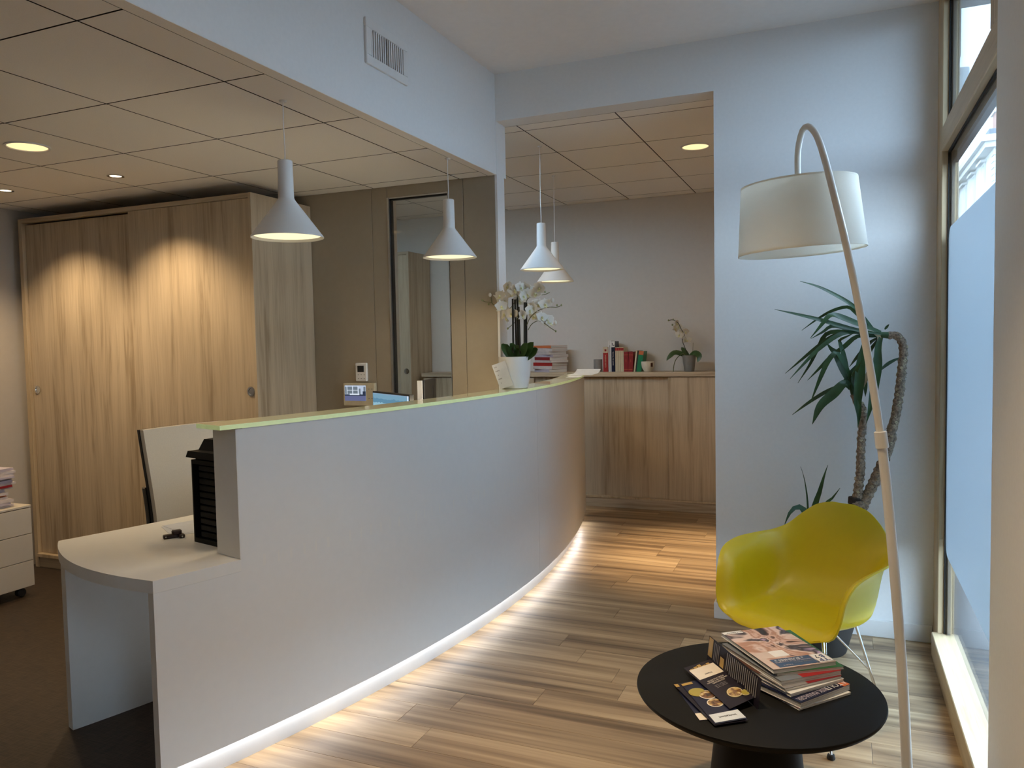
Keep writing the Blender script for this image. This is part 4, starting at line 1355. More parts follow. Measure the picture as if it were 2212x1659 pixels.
# books: x0, x1 at the base, height, depth, lean, cover, extras
def book(x0, w, h, m, label, lean=0.0, group='books on the sideboard', dep=0.14, y=6.875, extra=None):
    F = Matrix.Translation((x0, y, SZ + 0.0006)) @ Matrix.Rotation(lean, 4, 'Y')
    t = thing('book', label, 'book', (x0 + w / 2, y, SZ), group=group)
    G().box((0.0018, 0.003, 0.003), (w - 0.0018, dep - 0.002, h - 0.003), M4=F).build('pages', M['pages'], t)
    g = G()
    g.box((0, 0.001, 0), (0.0016, dep, h), M4=F)
    g.box((w - 0.0016, 0.001, 0), (w, dep, h), M4=F)
    g.box((0, 0, 0), (w, 0.0024, h), M4=F)
    g.build('cover', m, t)
    return t, F
def spine_band(t, F, w, z0, z1, m, name='spine_band'):
    G().box((0.0004, -0.0007, z0), (w - 0.0004, 0.0004, z1), M4=F).build(name, m, t)
def spine_text(t, F, w, z0, z1, body, m, size):
    c = F @ Vector((w / 2, -0.0012, (z0 + z1) / 2))
    zx = (F.to_3x3() @ Vector((0, 0, 1)))
    yx = (F.to_3x3() @ Vector((-1, 0, 0)))
    text('spine_title', body, size, m, c, zx, yx, t)
t, F = book(-1.984, 0.046, 0.226, M['red'], 'thick red book with cream top at the left of the row')
spine_band(t, F, 0.046, 0.172, 0.226, M['cream'])
G().box((0.014, -0.0012, 0.185), (0.032, -0.0006, 0.204), M4=F).build('spine_emblem', M['dred'], t)
spine_text(t, F, 0.046, 0.03, 0.165, 'CODE GENERAL', M['cream'], 0.016)
t, F = book(-1.934, 0.011, 0.278, M['paper'], 'thin tall white book beside the thick red one')
t, F = book(-1.922, 0.015, 0.280, M['paper'], 'tall white book with dark gap, left of the navy spine')
spine_band(t, F, 0.004, 0.0, 0.24, M['dline'])
t, F = book(-1.906, 0.033, 0.276, M['navy'], 'tall book with navy spine and white top')
spine_band(t, F, 0.033, 0.222, 0.276, M['paper'])
G().box((0.006, -0.0012, 0.236), (0.012, -0.0006, 0.262), M4=F).build('spine_emblem', M['navy'], t)
G().box((0.016, -0.0012, 0.236), (0.028, -0.0006, 0.244), M4=F).build('spine_emblem', M['navy'], t)
spine_text(t, F, 0.033, 0.03, 0.21, 'DROIT DU TRAVAIL', M['paper'], 0.014)
for k in range(5):
    t, F = book(-1.871 + k * 0.0158, 0.0152, 0.219 + 0.002 * (k % 2), M['cream'], ('first', 'second', 'third', 'fourth', 'last')[k] + ' cream paperback with red head band, counted from the navy spine')
    spine_band(t, F, 0.0152, 0.190, 0.214, M['red'])
    spine_band(t, F, 0.0015, 0.0, 0.188, M['brown'])
for k, (x, w, h, ln) in enumerate(((-1.790, 0.037, 0.178, 0.0), (-1.752, 0.042, 0.180, 0.03))):
    t, F = book(x, w, h, M['dred'], ('dark red volume right of the cream paperbacks', 'dark red volume leaning slightly against the first dark red one')[k], lean=ln)
    spine_band(t, F, w, 0.150, 0.153, M['orange'])
    spine_band(t, F, w, 0.020, 0.023, M['orange'])
    spine_text(t, F, w, 0.05, 0.145, 'LOIS', M['orange'], 0.012)
t, F = book(-1.703, 0.014, 0.190, M['cream'], 'thin cream book leaning right of the dark red volumes', lean=0.12)
t, F = book(-1.687, 0.007, 0.190, M['dline'], 'thin black book leaning against the green one', lean=0.14)
t, F = book(-1.678, 0.044, 0.190, M['bgreen'], 'bright green book with red top leaning at the right of the row', lean=0.14)
spine_band(t, F, 0.044, 0.155, 0.190, M['orange'])
# mug
mx_, my_ = -1.560, 6.815
t = thing('mug', 'cream mug with small brown mark right of the green book', 'mug', (mx_, my_, SZ))
G().lathe([(0.0, 0.001), (0.030, 0.001), (0.034, 0.006), (0.052, 0.040), (0.057, 0.070), (0.057, 0.092), (0.0535, 0.092), (0.052, 0.06), (0.03, 0.014), (0.0, 0.012)], c=(mx_, my_, SZ), n=40).build('bowl', M['mug'], t, 40)
hd = [(mx_ + 0.02 + 0.0, my_ + 0.050, SZ + 0.075), (mx_ + 0.03, my_ + 0.085, SZ + 0.07), (mx_ + 0.03, my_ + 0.085, SZ + 0.035), (mx_ + 0.018, my_ + 0.046, SZ + 0.030)]
G().tube(smooth(hd, 12), 0.005, 8).build('handle', M['mug'], t, 40)
a_ = rad(-40)
F = frame4((mx_ + 0.0572 * cos(a_), my_ + 0.0572 * sin(a_), SZ + 0.046), (-sin(a_), cos(a_), 0))
G().box((-0.011, -0.0008, 0), (0.011, 0.0012, 0.034), M4=F).build('printed_mark', M['brown'], t)

# ------------------------------------------------------------------ orchids
def flower_mesh(s=1.0):
    g = G()
    def petal(ang, L, Wd, cup, mi=0):
        n = 6
        vs, fs = [], []
        for i in range(n + 1):
            u = i / n
            w = Wd * (sin(pi * min(1, (0.08 + u * 0.92)) ** 0.75)) * 0.5 if u < 1 else 0.003
            w = max(w, 0.0025)
            z = cup * u * u
            for v in (-1, 0, 1):
                x, y = u * L, v * w
                vs.append((x * cos(ang) - y * sin(ang), x * sin(ang) + y * cos(ang), z + (0.12 * w if v else 0)))
        for i in range(n):
            for v in (0, 1):
                a = i * 3 + v
                fs.append((a, a + 1, a + 4, a + 3))
        g.add([tuple(c * s for c in p) for p in vs], fs, mi)
    for a, L, w in ((90, 0.034, 0.026), (210, 0.033, 0.024), (330, 0.033, 0.024)):
        petal(rad(a), L, w, -0.004)
    for a in (20, 160):
        petal(rad(a), 0.040, 0.046, 0.004)
    petal(rad(270), 0.018, 0.018, 0.014, 1)
    g.sphere((0, 0, 0.005 * s), 0.006 * s, nu=8, nv=6, mi=1)
    return g.mesh('orchid_flower', [M['petal'], M['lip']], 60)
FM = flower_mesh(1.15)
def put_flower(p, parent, rngf, sc=1.0):
    o = bpy.data.objects.new('flower', FM)
    COL.objects.link(o)
    o.parent = parent
    o.matrix_parent_inverse = parent.matrix_basis.inverted()
    o.location = p
    az = rngf.uniform(-75, 75)
    d = Vector((sin(rad(az)) + 0.35, -cos(rad(az)), rngf.uniform(-0.25, 0.35)))
    qt = d.to_track_quat('Z', 'Y')
    o.rotation_euler = (qt.to_matrix() @ Matrix.Rotation(rngf.uniform(-0.4, 0.4), 3, 'Z')).to_euler()
    o.scale = (sc,) * 3
rf = random.Random(21)
oc = Vector((-1.7525, 4.215, ZG))
t = thing('potted_orchid', 'tall white orchid in a glossy white pot on the counter glass', 'plant', oc)
PS = [(0.0, 0.0005), (0.072, 0.0005), (0.077, 0.004), (0.086, 0.05), (0.0935, 0.11), (0.0965, 0.185), (0.0935, 0.185), (0.090, 0.12), (0.080, 0.03), (0.0, 0.02)]
G().lathe(PS, c=oc, n=56).build('pot', M['pot'], t, 40)
G().lathe([(0.0, 0.168), (0.0915, 0.168), (0.0915, 0.160), (0.0, 0.160)], c=oc, n=32).build('soil', M['soil'], t)
for a, b in STAKES:
    a, b = Vector(a), Vector(b)
    b = b + (b - a).normalized() * 0.05
    b.x = oc.x + (b.x - oc.x) * 0.9
    G().tube([a, a.lerp(b, 0.5), b], 0.0062, 8).build('stake', M['stake'], t, 40)
for s in STEMS:
    G().tube(smooth(s, 14), 0.0022, 6).build('stem', M['stem'], t, 40)
for pts_, w in ORCHID_LEAVES:
    p0 = Vector(pts_[0])
    p0 = Vector((oc.x + (p0.x - oc.x) * 0.5, oc.y - 0.01, ZG + 0.165))
    G().blade([p0] + [Vector(q) for q in pts_[1:]], w, nrm=(0.2, -1, 0.3), fold=0.3, n=10, base=0.6, blunt=4.5).build('leaf', M['leaf2'], t, 60)
for p in FLOWERS:
    put_flower(p, t, rf)
for i, p in enumerate(BUDS):
    r = (0.011, 0.013, 0.012)[i] if i < 3 else 0.006
    G().sphere(p, r, sc=(0.85, 0.85, 1.15), nu=10, nv=7).build('bud', M['petal'] if i < 3 else M['bud'], t, 60)
# card behind the pot
t = thing('price_card', 'white printed card leaning behind the white orchid pot', 'card', (-1.82, 4.165, ZG))
F = Matrix.Translation((-1.795, 4.125, ZG + 0.0006)) @ Matrix.Rotation(rad(-18), 4, 'Y') @ Matrix.Rotation(rad(6), 4, 'X')
G().box((-0.012, 0, 0.001), (0.075, 0.0015, 0.148), M4=F).build('card', M['paper'], t)
for k in range(5):
    c = F @ Vector((0.006 + 0.004 * (k % 2), -0.0008, 0.130 - 0.024 * k))
    text('print', ('2,50', 'CARTE', '8', 'VISITE', '3')[k], 0.009, M['brown'], c, F.to_3x3() @ Vector((1, 0, 0)), F.to_3x3() @ Vector((0, 0, 1)), t)
# papers on the far end of the glass
sheet('brochure', (-1.905, 6.05), 0.20, 0.42, rad(97), ZG + 0.0006, M['paper'], 'white brochure lying at the far end of the counter glass', 'paper', th=0.003, curl=0.03)
sheet('brochure', (-1.835, 5.58), 0.10, 0.21, rad(100), ZG + 0.0006, M['paper'], 'pale leaflet on the counter glass between the orchid and the white brochure', 'paper', th=0.002)

# small orchid on the sideboard
so = Vector((-1.207, YS, SZ))
t = thing('potted_orchid', 'small white orchid in a grey pot on the sideboard', 'plant', so)
G().lathe([(0.0, 0.0005), (0.041, 0.0005), (0.043, 0.004), (0.046, 0.03), (0.0605, 0.142), (0.057, 0.142), (0.044, 0.03), (0.0, 0.02)], c=so, n=40).build('pot', M['greypot'], t, 40)
G().lathe([(0.0, 0.128), (0.055, 0.128), (0.055, 0.122), (0.0, 0.122)], c=so, n=24).build('soil', M['soil'], t)
G().tube([so + Vector((0, 0, 0.125))] + smooth(SMALL_STEM, 18), 0.003, 6).build('stem', M['stake'], t, 40)
G().tube([so + Vector((0.03, 0.0, 0.125)), so + Vector((0.035, 0, 0.25))], 0.0018, 6).build('stake', M['stem'], t, 40)
for pts_, w in SMALL_LEAVES:
    G().blade([so + Vector((0, 0, 0.125))] + [Vector(q) for q in pts_[1:]], w, nrm=(0, -0.8, 0.6), fold=0.25, n=12, base=0.5, blunt=4.0).build('leaf', M['leaf2'], t, 60)
G().tube([so + Vector((-0.02, -0.02, 0.128))] + smooth(SMALL_ROOT, 12)[1:], 0.004, 6).build('hanging_root', M['stem'], t, 40)
for p in SMALL_FLOWERS:
    put_flower(p, t, rf, 0.95)
for p in SMALL_BUDS:
    G().sphere(p, 0.008, sc=(0.9, 0.9, 1.1), nu=10, nv=7).build('bud', M['bud'], t, 60)

# ================================================================== TALL PLANT IN THE CORNER
t = thing('yucca', 'tall yucca with two bent woody stems in a black pot behind the yellow chair', 'plant', (-0.07, 3.94, 0))
G().lathe([(0.0, 0.001), (0.098, 0.001), (0.106, 0.01), (0.176, 0.27), (0.184, 0.28), (0.184, 0.30), (0.174, 0.30), (0.160, 0.25), (0.09, 0.02), (0.0, 0.02)], c=(-0.07, 3.94, 0), n=48).build('pot', M['rubber'], t, 40)
G().lathe([(0.0, 0.27), (0.165, 0.27), (0.160, 0.26), (0.0, 0.26)], c=(-0.07, 3.94, 0), n=32).build('soil', M['soil'], t)
rb = random.Random(9)
def trunk(name, pts_, r0_, r1_, n=90, parent=t):
    P = smooth(pts_, n)
    rs = [r0_ + (r1_ - r0_) * i / n for i in range(n + 1)]
    rs = [r * (1 + 0.10 * sin(i * 1.7) + rb.uniform(-0.07, 0.07)) for i, r in enumerate(rs)]
    g = G().tube(P, rs, 12)
    for i in range(3, n - 1):          # flaky leaf scars
        for q in range(1):
            a = rb.uniform(0, 2 * pi)
            tt = (P[i + 1] - P[i]).normalized()
            u = tt.cross(Vector((0.3, 1, 0.2))).normalized()
            v = tt.cross(u)
            d = u * cos(a) + v * sin(a)
            c = P[i] + d * rs[i] * 0.9
            sd = tt.cross(d) * 0.008
            tip = c + d * rb.uniform(0.003, 0.009) + tt * rb.uniform(0.0, 0.012)
            g.add([c - sd, c + sd, tip, c - tt * 0.006], [(0, 1, 2), (1, 3, 2), (3, 0, 2)])
        if rb.random() < 0.42:             # pale diamond scars
            a = rb.uniform(pi * 0.9, pi * 2.1)
            tt = (P[i + 1] - P[i]).normalized()
            d = Vector((cos(a), sin(a), 0))
            d = (d - tt * d.dot(tt)).normalized()
            c = P[i] + d * (rs[i] + 0.0016)
            sd, ud = tt.cross(d) * 0.0085, tt * 0.0075
            g.add([c - sd - d * 0.003, c + ud, c + sd - d * 0.003, c - ud], [(0, 1, 2, 3)], 1)
    return g.build(name, [M['bark'], M['scar']], parent, 35)
TA = [q for q in TRUNK_A]
TB = [q for q in TRUNK_B]
trunk('stem', TA, 0.017, 0.026, 110)
trunk('stem', TB, 0.015, 0.022, 80)
trunk('main_trunk', [(0.078, 3.945, 0.735), (0.072, 3.95, 0.62), (0.04, 3.955, 0.45), (0.01, 3.955, 0.262)], 0.034, 0.042, 40)
G().lathe([(0.0, 0.0), (0.028, 0.0), (0.030, -0.03), (0.0, -0.03)], c=(0.068, 3.94, 0.748), n=16).build('cut_stump', M['soil'], t)
for pts_, w in YUCCA_LEAVES:
    fold = rb.uniform(0.15, 0.4)
    G().blade(pts_, w * (0.62 if w < 0.05 else 0.8), nrm=(rb.uniform(-0.2, 0.2), -1, rb.uniform(0.25, 0.9)), fold=fold, n=18).build('leaf', M['leaf'], t, 60)
a_ = Vector(TA[0])
G().tube(smooth([a_ + Vector((0.012, 0, 0)), a_ + Vector((-0.03, -0.005, 0.004)), a_ + Vector((-0.085, -0.01, 0.008)), a_ + Vector((-0.12, -0.015, 0.01))], 10), [0.017 - 0.001 * k for k in range(11)], 10).build('leaf_sheath', M['leaf'], t, 40)
a_ = Vector(TB[0])
G().tube(smooth([a_ + Vector((0.004, 0, -0.01)), a_ + Vector((-0.008, 0, 0.03)), a_ + Vector((-0.018, 0, 0.075))], 8), [0.014 - 0.0008 * k for k in range(9)], 10).build('leaf_sheath', M['leaf'], t, 40)
for pts_, w in LOW_LEAVES:
    p0 = Vector(pts_[0])
    root = Vector((-0.03, 3.955, 0.262))
    G().blade([root, p0.lerp(root, 0.35)] + [Vector(q) for q in pts_], w * 0.85, nrm=(0, -1, 0.4), fold=0.3, n=18, base=0.3).build('leaf', M['leaf'], t, 60)
G().blade(DEAD_LEAF, 0.028, nrm=(0.3, -1, 0.3), fold=0.5, n=16).build('dry_leaf', M['dead'], t, 60, label='dry brown leaf')

# ================================================================== ARC FLOOR LAMP
base = Vector(POLE[0])
t = thing('arc_floor_lamp', 'tall cream arc floor lamp with white drum shade beside the black table', 'lamp', (0.21, 2.605, 0))
lo_ = [Vector((0.2085, 2.606, 0.012))] + [Vector(p) for p in POLE[1:8]]
split = 8
hi_ = [Vector(p) for p in POLE[7:]]
P = smooth(lo_, 40)
G().tube(P, [0.0155 + (0.0145 - 0.0155) * i / 40 for i in range(41)], 16).build('lower_pole', M['lampmetal'], t, 40)
P = smooth(hi_, 60)
G().tube(P, [0.0118 - 0.0015 * i / 60 for i in range(61)], 16).build('upper_pole', M['lampmetal'], t, 40)
d = (Vector(POLE[8]) - Vector(POLE[6])).normalized()
c = Vector(POLE[7])
G().tube([c - d * 0.026, c - d * 0.024, c + d * 0.024, c + d * 0.026], [0.017, 0.0192, 0.0185, 0.016], 18).build('joint_collar', M['lampmetal'], t, 40)
G().lathe([(0.0, 0.0), (0.14, 0.0), (0.142, 0.004), (0.139, 0.010), (0.03, 0.014), (0.018, 0.03), (0.0, 0.03)], c=(0.21, 2.605, 0.0004), n=48).build('base', M['lampmetal'], t, 40)
s0, s1 = Vector(SHADE[0]), Vector(SHADE[1])
ax = Vector((s1.x - s0.x, 0.0, s1.z - s0.z)).normalized()
qz = Vector((-0.045, -0.02, 1)).normalized()
F = Matrix.Translation(s0) @ qz.to_track_quat('Z', 'Y').to_matrix().to_4x4()
hh = 0.234
g = G(); g.nocap = True
g.lathe([(0.209, 0.0), (0.1885, hh), (0.1870, hh), (0.2075, 0.0), (0.209, 0.0)], n=72, M4=F)
sh = g.build('shade', M['shade'], t, 40)
g = G(); g.nocap = True
for r, z0, z1 in ((0.2098, 0.0, 0.006), (0.1895, hh - 0.006, hh)):
    g.lathe([(r, z0), (r - 0.0006, z1), (r - 0.004, z1), (r - 0.0035, z0), (r, z0)], n=72, M4=F)
g.build('hem', M['shade'], sh, 40)
g = G()
top_c = F @ Vector((0, 0, hh - 0.01))
for k in range(3):
    a = 2 * pi * k / 3 + 0.4
    g.tube([top_c, F @ Vector((0.186 * cos(a), 0.186 * sin(a), hh - 0.008))], 0.002, 6)
g.build('shade_spider', M['lampmetal'], t)
G().tube([Vector(POLE[-1]) + Vector((0, 0, 0.004)), top_c, F @ Vector((0, 0, hh - 0.07))], [0.0105, 0.014, 0.016], 14).build('lamp_holder', M['lampmetal'], t, 40)
R = F @ Matrix.Translation((0, 0, 0.028))
G().lathe([(0.0, 0.0), (0.012, 0.002), (0.026, 0.018), (0.030, 0.036), (0.026, 0.055), (0.015, 0.085), (0.013, 0.138), (0.0, 0.138)], n=24, M4=R).build('bulb', M['bulb'], t, 60)

# ================================================================== YELLOW SHELL CHAIR
t = thing('shell_armchair', 'yellow plastic shell armchair on thin chrome wire legs by the window', 'chair', (-0.117, 3.27, 0), rad(-27))
SCH = 0.96
def spl(ctrl, u):
    """piecewise Catmull-Rom through (u, vec) control points"""
    us = [c[0] for c in ctrl]
    vs = [Vector(c[1]) for c in ctrl]
    k = 0
    while k < len(us) - 2 and u > us[k + 1]:
        k += 1
    f = (u - us[k]) / (us[k + 1] - us[k])
    p1, p2 = vs[k], vs[k + 1]
    p0 = vs[k - 1] if k > 0 else p1 * 2 - p2
    p3 = vs[k + 2] if k < len(vs) - 2 else p2 * 2 - p1
    return 0.5 * ((2 * p1) + (p2 - p0) * f + (2 * p0 - 5 * p1 + 4 * p2 - p3) * f * f + (3 * p1 - p0 - 3 * p2 + p3) * f ** 3)
CEN=[(0.0,(0,-0.285,0.400)),(0.06,(0,-0.262,0.425)),(0.16,(0,-0.20,0.438)),(0.32,(0,-0.08,0.428)),(0.45,(0,0.05,0.422)),(0.55,(0,0.145,0.440)),(0.64,(0,0.205,0.505)),(0.75,(0,0.238,0.605)),(0.88,(0,0.268,0.735)),(1.0,(0,0.300,0.832))]
RIM=[(0.0,(0.180,-0.270,0.412)),(0.06,(0.242,-0.264,0.438)),(0.12,(0.268,-0.252,0.500)),(0.20,(0.280,-0.230,0.582)),(0.28,(0.297,-0.187,0.642)),(0.36,(0.318,-0.115,0.672)),(0.48,(0.328,0.0,0.684)),(0.60,(0.308,0.115,0.686)),(0.68,(0.272,0.190,0.692)),(0.76,(0.228,0.242,0.716)),(0.84,(0.180,0.275,0.764)),(0.92,(0.118,0.296,0.812)),(1.0,(0.050,0.304,0.832))]
NS, NT = 44, 36
vs, fs = [], []
for i in range(NS + 1):
    s = i / NS
    c_, r_ = spl(CEN, s), spl(RIM, s)
    for j in range(NT + 1):
        v = -1 + 2 * j / NT
        a = abs(v)
        def sst(x):
            x = max(0, min(1, x))
            return x * x * (3 - 2 * x)
        bl = sst((s - 0.46) / 0.42)                   # seat: flat pan with rising, flared sides; back: gentle curve
        gz = (1 - bl) * (0.08 * a * a + 0.92 * sst((a - 0.48) / 0.56)) + bl * a ** 2.1
        fl = sst((s - 0.10) / 0.22)                  # the arms flare outwards at the top, the front lip does not
        h0 = 1 - (1 - a) ** 1.7
        hk = [(0, 0), (0.15, 0.23), (0.3, 0.44), (0.45, 0.62), (0.55, 0.70), (0.65, 0.74), (0.75, 0.765), (0.85, 0.80), (0.93, 0.885), (1.0, 1.0)]
        h1 = spl([(k_[0], (k_[1], 0, 0)) for k_ in hk], a).x
        hx = (1 - bl) * (h0 * (1 - fl) + h1 * fl) + bl * a
        gy = (1 - bl) * a ** 1.6 + bl * a ** 2.2
        vs.append((SCH * math.copysign(1, v) * r_.x * hx, SCH * (c_.y + (r_.y - c_.y) * gy), SCH * (c_.z + (r_.z - c_.z) * gz)))
for i in range(NS):
    for j in range(NT):
        a = i * (NT + 1) + j
        fs.append((a, a + 1, a + NT + 2, a + NT + 1))
sh = G().add(vs, fs).build('shell', M['yellow'], t, 80, local=True)
md = sh.modifiers.new('thickness', 'SOLIDIFY')
md.thickness = 0.007
md.offset = -1
md.use_rim = True
md2 = sh.modifiers.new('round', 'BEVEL')
md2.width = 0.0025
md2.segments = 2
md2.limit_method = 'ANGLE'
md2.angle_limit = rad(60)
# wire base: four splayed legs with cross struts
feet = [(-0.245, -0.275), (0.245, -0.275), (0.205, 0.205), (-0.205, 0.205)]
tops = [(-0.125, -0.115), (0.125, -0.115), (0.125, 0.125), (-0.125, 0.125)]
for (fx, fy), (tx, ty) in zip(feet, tops):
    g = G().tube([(tx, ty, 0.388), (tx + (fx - tx) * 0.08, ty + (fy - ty) * 0.08, 0.365), (fx, fy, 0.014)], 0.0058, 10)
    lg = g.build('leg', M['chrome'], t, 40, local=True)
    G().lathe([(0.0, 0.0), (0.013, 0.0), (0.015, 0.004), (0.012, 0.016), (0.0, 0.018)], c=(fx, fy, 0.0006), n=16).build('foot_glide', M['black'], lg, 40, local=True)
for k in range(4):
    a, b = k, (k + 1) % 4
    fa, ta, tb = feet[a], tops[a], tops[b]
    fb = feet[b]
    lowa = (ta[0] + (fa[0] - ta[0]) * 0.58, ta[1] + (fa[1] - ta[1]) * 0.58, 0.17)
    lowb = (tb[0] + (fb[0] - tb[0]) * 0.58, tb[1] + (fb[1] - tb[1]) * 0.58, 0.17)
    mida = ((ta[0] + tb[0]) / 2 * 0.6, (ta[1] + tb[1]) / 2 * 0.6, 0.372)
    G().tube([lowa, mida, lowb], 0.0038, 8).build('wire_strut', M['chrome'], t, 40, local=True)
g = G()
ring = [(0.15 * cos(q * pi / 12), 0.15 * sin(q * pi / 12), 0.384) for q in range(25)]
g.tube(ring, 0.0045, 8, caps=False)
g.build('mount_ring', M['chrome'], t, 40, local=True)
for tx, ty in tops:
    G().lathe([(0.0, 0.380), (0.016, 0.380), (0.016, 0.397), (0.0, 0.397)], c=(tx, ty, 0), n=14).build('shock_mount', M['black'], t, 40, local=True)

# ================================================================== BLACK ROUND TABLE
TX, TY, TZ, TR = -0.222, 2.349, 0.47, 0.35
t = thing('round_table', 'round matt black side table with a flared pedestal, magazines on top', 'table', (TX, TY, 0))
G().lathe([(0.0, TZ - 0.022), (TR - 0.014, TZ - 0.022), (TR - 0.003, TZ - 0.012), (TR, TZ - 0.006), (TR - 0.001, TZ - 0.001), (TR - 0.003, TZ), (0.0, TZ)], c=(TX, TY, 0), n=96).build('tabletop', M['tableblack'], t, 30)
G().lathe([(0.0, 0.0006), (0.165, 0.0006), (0.168, 0.004), (0.158, 0.08), (0.135, 0.20), (0.122, 0.32), (0.116, TZ - 0.0225), (0.0, TZ - 0.0225)], c=(TX, TY, 0), n=64).build('pedestal', M['tableblack'], t, 40)

# magazines, from the bottom of the stack
COVER = print_mat('magazine_photograph', [(0.02, 0.016, 0.016), (0.10, 0.045, 0.03), (0.62, 0.42, 0.34), (0.42, 0.22, 0.14), (0.68, 0.52, 0.46), (0.05, 0.04, 0.045), (0.45, 0.33, 0.50), (0.72, 0.60, 0.54)], 9, 0.6)
LN = 0.297
def magazine(c, ang, th, z, covm, label, w=0.205, l=LN, bend=0.0, dz=0.0, tilt=0.0):
    """ang: direction of the short edge; local x along the short edge, y away from the viewer"""
    F = frame4((c[0], c[1], z), (cos(rad(ang)), sin(rad(ang)), 0))
    t = thing('magazine', label, 'magazine', (c[0], c[1], z), group='magazines on the round table')
    def slab(z0, z1, ins, bx=16):
        vs, fs = [], []
        for zz in (z0, z1):
            for i in range(bx + 1):
                u = i / bx - 0.5
                for y in (-l / 2 + ins, l / 2 - ins):
                    k = max(0.0, -y / (l / 2))
                    b = bend * (sin(pi * (i / bx))) * k + tilt * (i / bx)
                    vs.append(F @ Vector((u * (w - 2 * ins), y, zz + b)))
        a = 2 * (bx + 1)
        for i in range(bx):
            q = i * 2
            fs += [(q, q + 1, q + 3, q + 2), (a + q, a + q + 2, a + q + 3, a + q + 1), (q, q + 2, a + q + 2, a + q), (q + 1, a + q + 1, a + q + 3, q + 3)]
        fs += [(0, a, a + 1, 1), (2 * bx, 2 * bx + 1, a + 2 * bx + 1, a + 2 * bx)]
        return G().add(vs, fs)
    slab(0.0008, th - 0.0008, 0.0012).build('pages', M['pages'], t)
    slab(th - 0.0008, th, 0.0).build('front_cover', covm, t)
    slab(0.0, 0.0008, 0.0).build('back_cover', M['paper'], t)
    return t, F
def patch(t, F, x0, x1, y0, y1, z, m, name, th=0.0003):
    return G().box((x0, y0, z), (x1, y1, z + th), M4=F).build(name, m, t)
z = TZ + 0.0004
t, F = magazine((-0.146, 2.411), 49.6, 0.006, z, M['paper'], 'thin white magazine with red corner, lowest of the stack')
patch(t, F, -0.1025, -0.04, -0.1485, -0.108, 0.0060, M['red'], 'red_corner')
text('cover_text', 'CONSEIL', 0.016, M['navy'], F @ Vector((0.02, -0.133, 0.0064)), F.to_3x3() @ Vector((-1, 0, 0)), F.to_3x3() @ Vector((0, -1, 0)), t)
z += 0.0068
t, F = magazine((-0.152, 2.409), 54, 0.016, z, M['navy'], 'thick magazine with navy cover and white title, second from the bottom', w=0.215)
text('cover_title', 'ATOUT', 0.031, M['paper'], F @ Vector((0.064, -0.128, 0.0163)), F.to_3x3() @ Vector((-1, 0, 0)), F.to_3x3() @ Vector((0, -1, 0)), t, sx=0.85)
text('cover_title', 'RISK MANAGER', 0.026, M['lilac'], F @ Vector((-0.036, -0.130, 0.0163)), F.to_3x3() @ Vector((-1, 0, 0)), F.to_3x3() @ Vector((0, -1, 0)), t, sx=0.68)
patch(t, F, 0.080, 0.1075, -0.1485, -0.02, 0.0160, M['orange'], 'orange_corner', 0.0002)
z += 0.0168
t, F = magazine((-0.166, 2.438), 49, 0.009, z, M['paper'], 'white magazine with fanned pages, third from the bottom', w=0.21)
z += 0.0094
t, F = magazine((-0.170, 2.446), 45, 0.009, z, M['brown'], 'magazine with dark red front strip, middle of the stack', w=0.208)
patch(t, F, -0.02, 0.104, -0.1485, -0.09, 0.0090, M['dred'], 'cover_strip', 0.0002)
patch(t, F, -0.104, -0.02, -0.1485, -0.04, 0.0090, M['grey'], 'cover_panel', 0.0002)
z += 0.0096
t, F = magazine((-0.168, 2.463), 41, 0.013, z, M['slate'], 'magazine with bright red front strip, third from the top', w=0.208)
patch(t, F, -0.03, 0.104, -0.1485, -0.08, 0.0130, M['red'], 'cover_strip', 0.0002)
z += 0.0136
t, F = magazine((-0.155, 2.497), 33, 0.008, z, M['green'], 'green magazine sticking out just under the top one', w=0.212)
patch(t, F, -0.106, -0.05, 0.02, 0.1485, 0.0080, M['lgreen'], 'pale_corner')
z += 0.0086
t, F = magazine((-0.178, 2.487), 37, 0.012, z, COVER, 'top magazine with photograph of hands at a table on its cover', w=0.208)
zt = 0.0121
patch(t, F, -0.104, -0.035, 0.130, 0.1485, zt, M['paper'], 'white_strip')
text('cover_text', 'RENCONTRE', 0.010, M['dline'], F @ Vector((-0.06, 0.139, zt + 0.0004)), F.to_3x3() @ Vector((-1, 0, 0)), F.to_3x3() @ Vector((0, -1, 0)), t)
pk = mat('pale_pink_print', (0.62, 0.50, 0.44), 0.3)
patch(t, F, -0.104, 0.104, -0.1485, -0.145, zt - 0.0001, pk, 'cover_border')
patch(t, F, -0.104, -0.012, -0.075, -0.030, zt - 0.0001, pk, 'cover_border')
patch(t, F, -0.104, -0.082, -0.145, -0.075, zt - 0.0001, pk, 'cover_border')
patch(t, F, -0.050, 0.000, -0.072, -0.030, zt, M['paper'], 'white_box')
bn = patch(t, F, -0.078, 0.052, -0.142, -0.086, zt, mat('blue_banner', (0.045, 0.085, 0.17), 0.3), 'banner')
lg = patch(t, F, 0.056, 0.102, -0.142, -0.086, zt, M['paper'], 'logo_panel')
X_, Y_ = F.to_3x3() @ Vector((-1, 0, 0)), F.to_3x3() @ Vector((0, -1, 0))
text('banner_text', '« BUSINESS »', 0.017, M['paper'], F @ Vector((-0.020, -0.098, zt + 0.0007)), X_, Y_, bn, local=True)
text('banner_text', "L'IMMOBILIER ET LE COMMERCE", 0.0085, M['lilac'], F @ Vector((-0.013, -0.110, zt + 0.0007)), X_, Y_, bn, local=True)
text('banner_text', 'DOSSIER SPECIAL', 0.0085, M['grey'], F @ Vector((0.012, -0.122, zt + 0.0007)), X_, Y_, bn, local=True)
text('banner_text', 'PAGE 8', 0.0095, M['lilac'], F @ Vector((-0.045, -0.132, zt + 0.0007)), X_, Y_, bn, local=True)
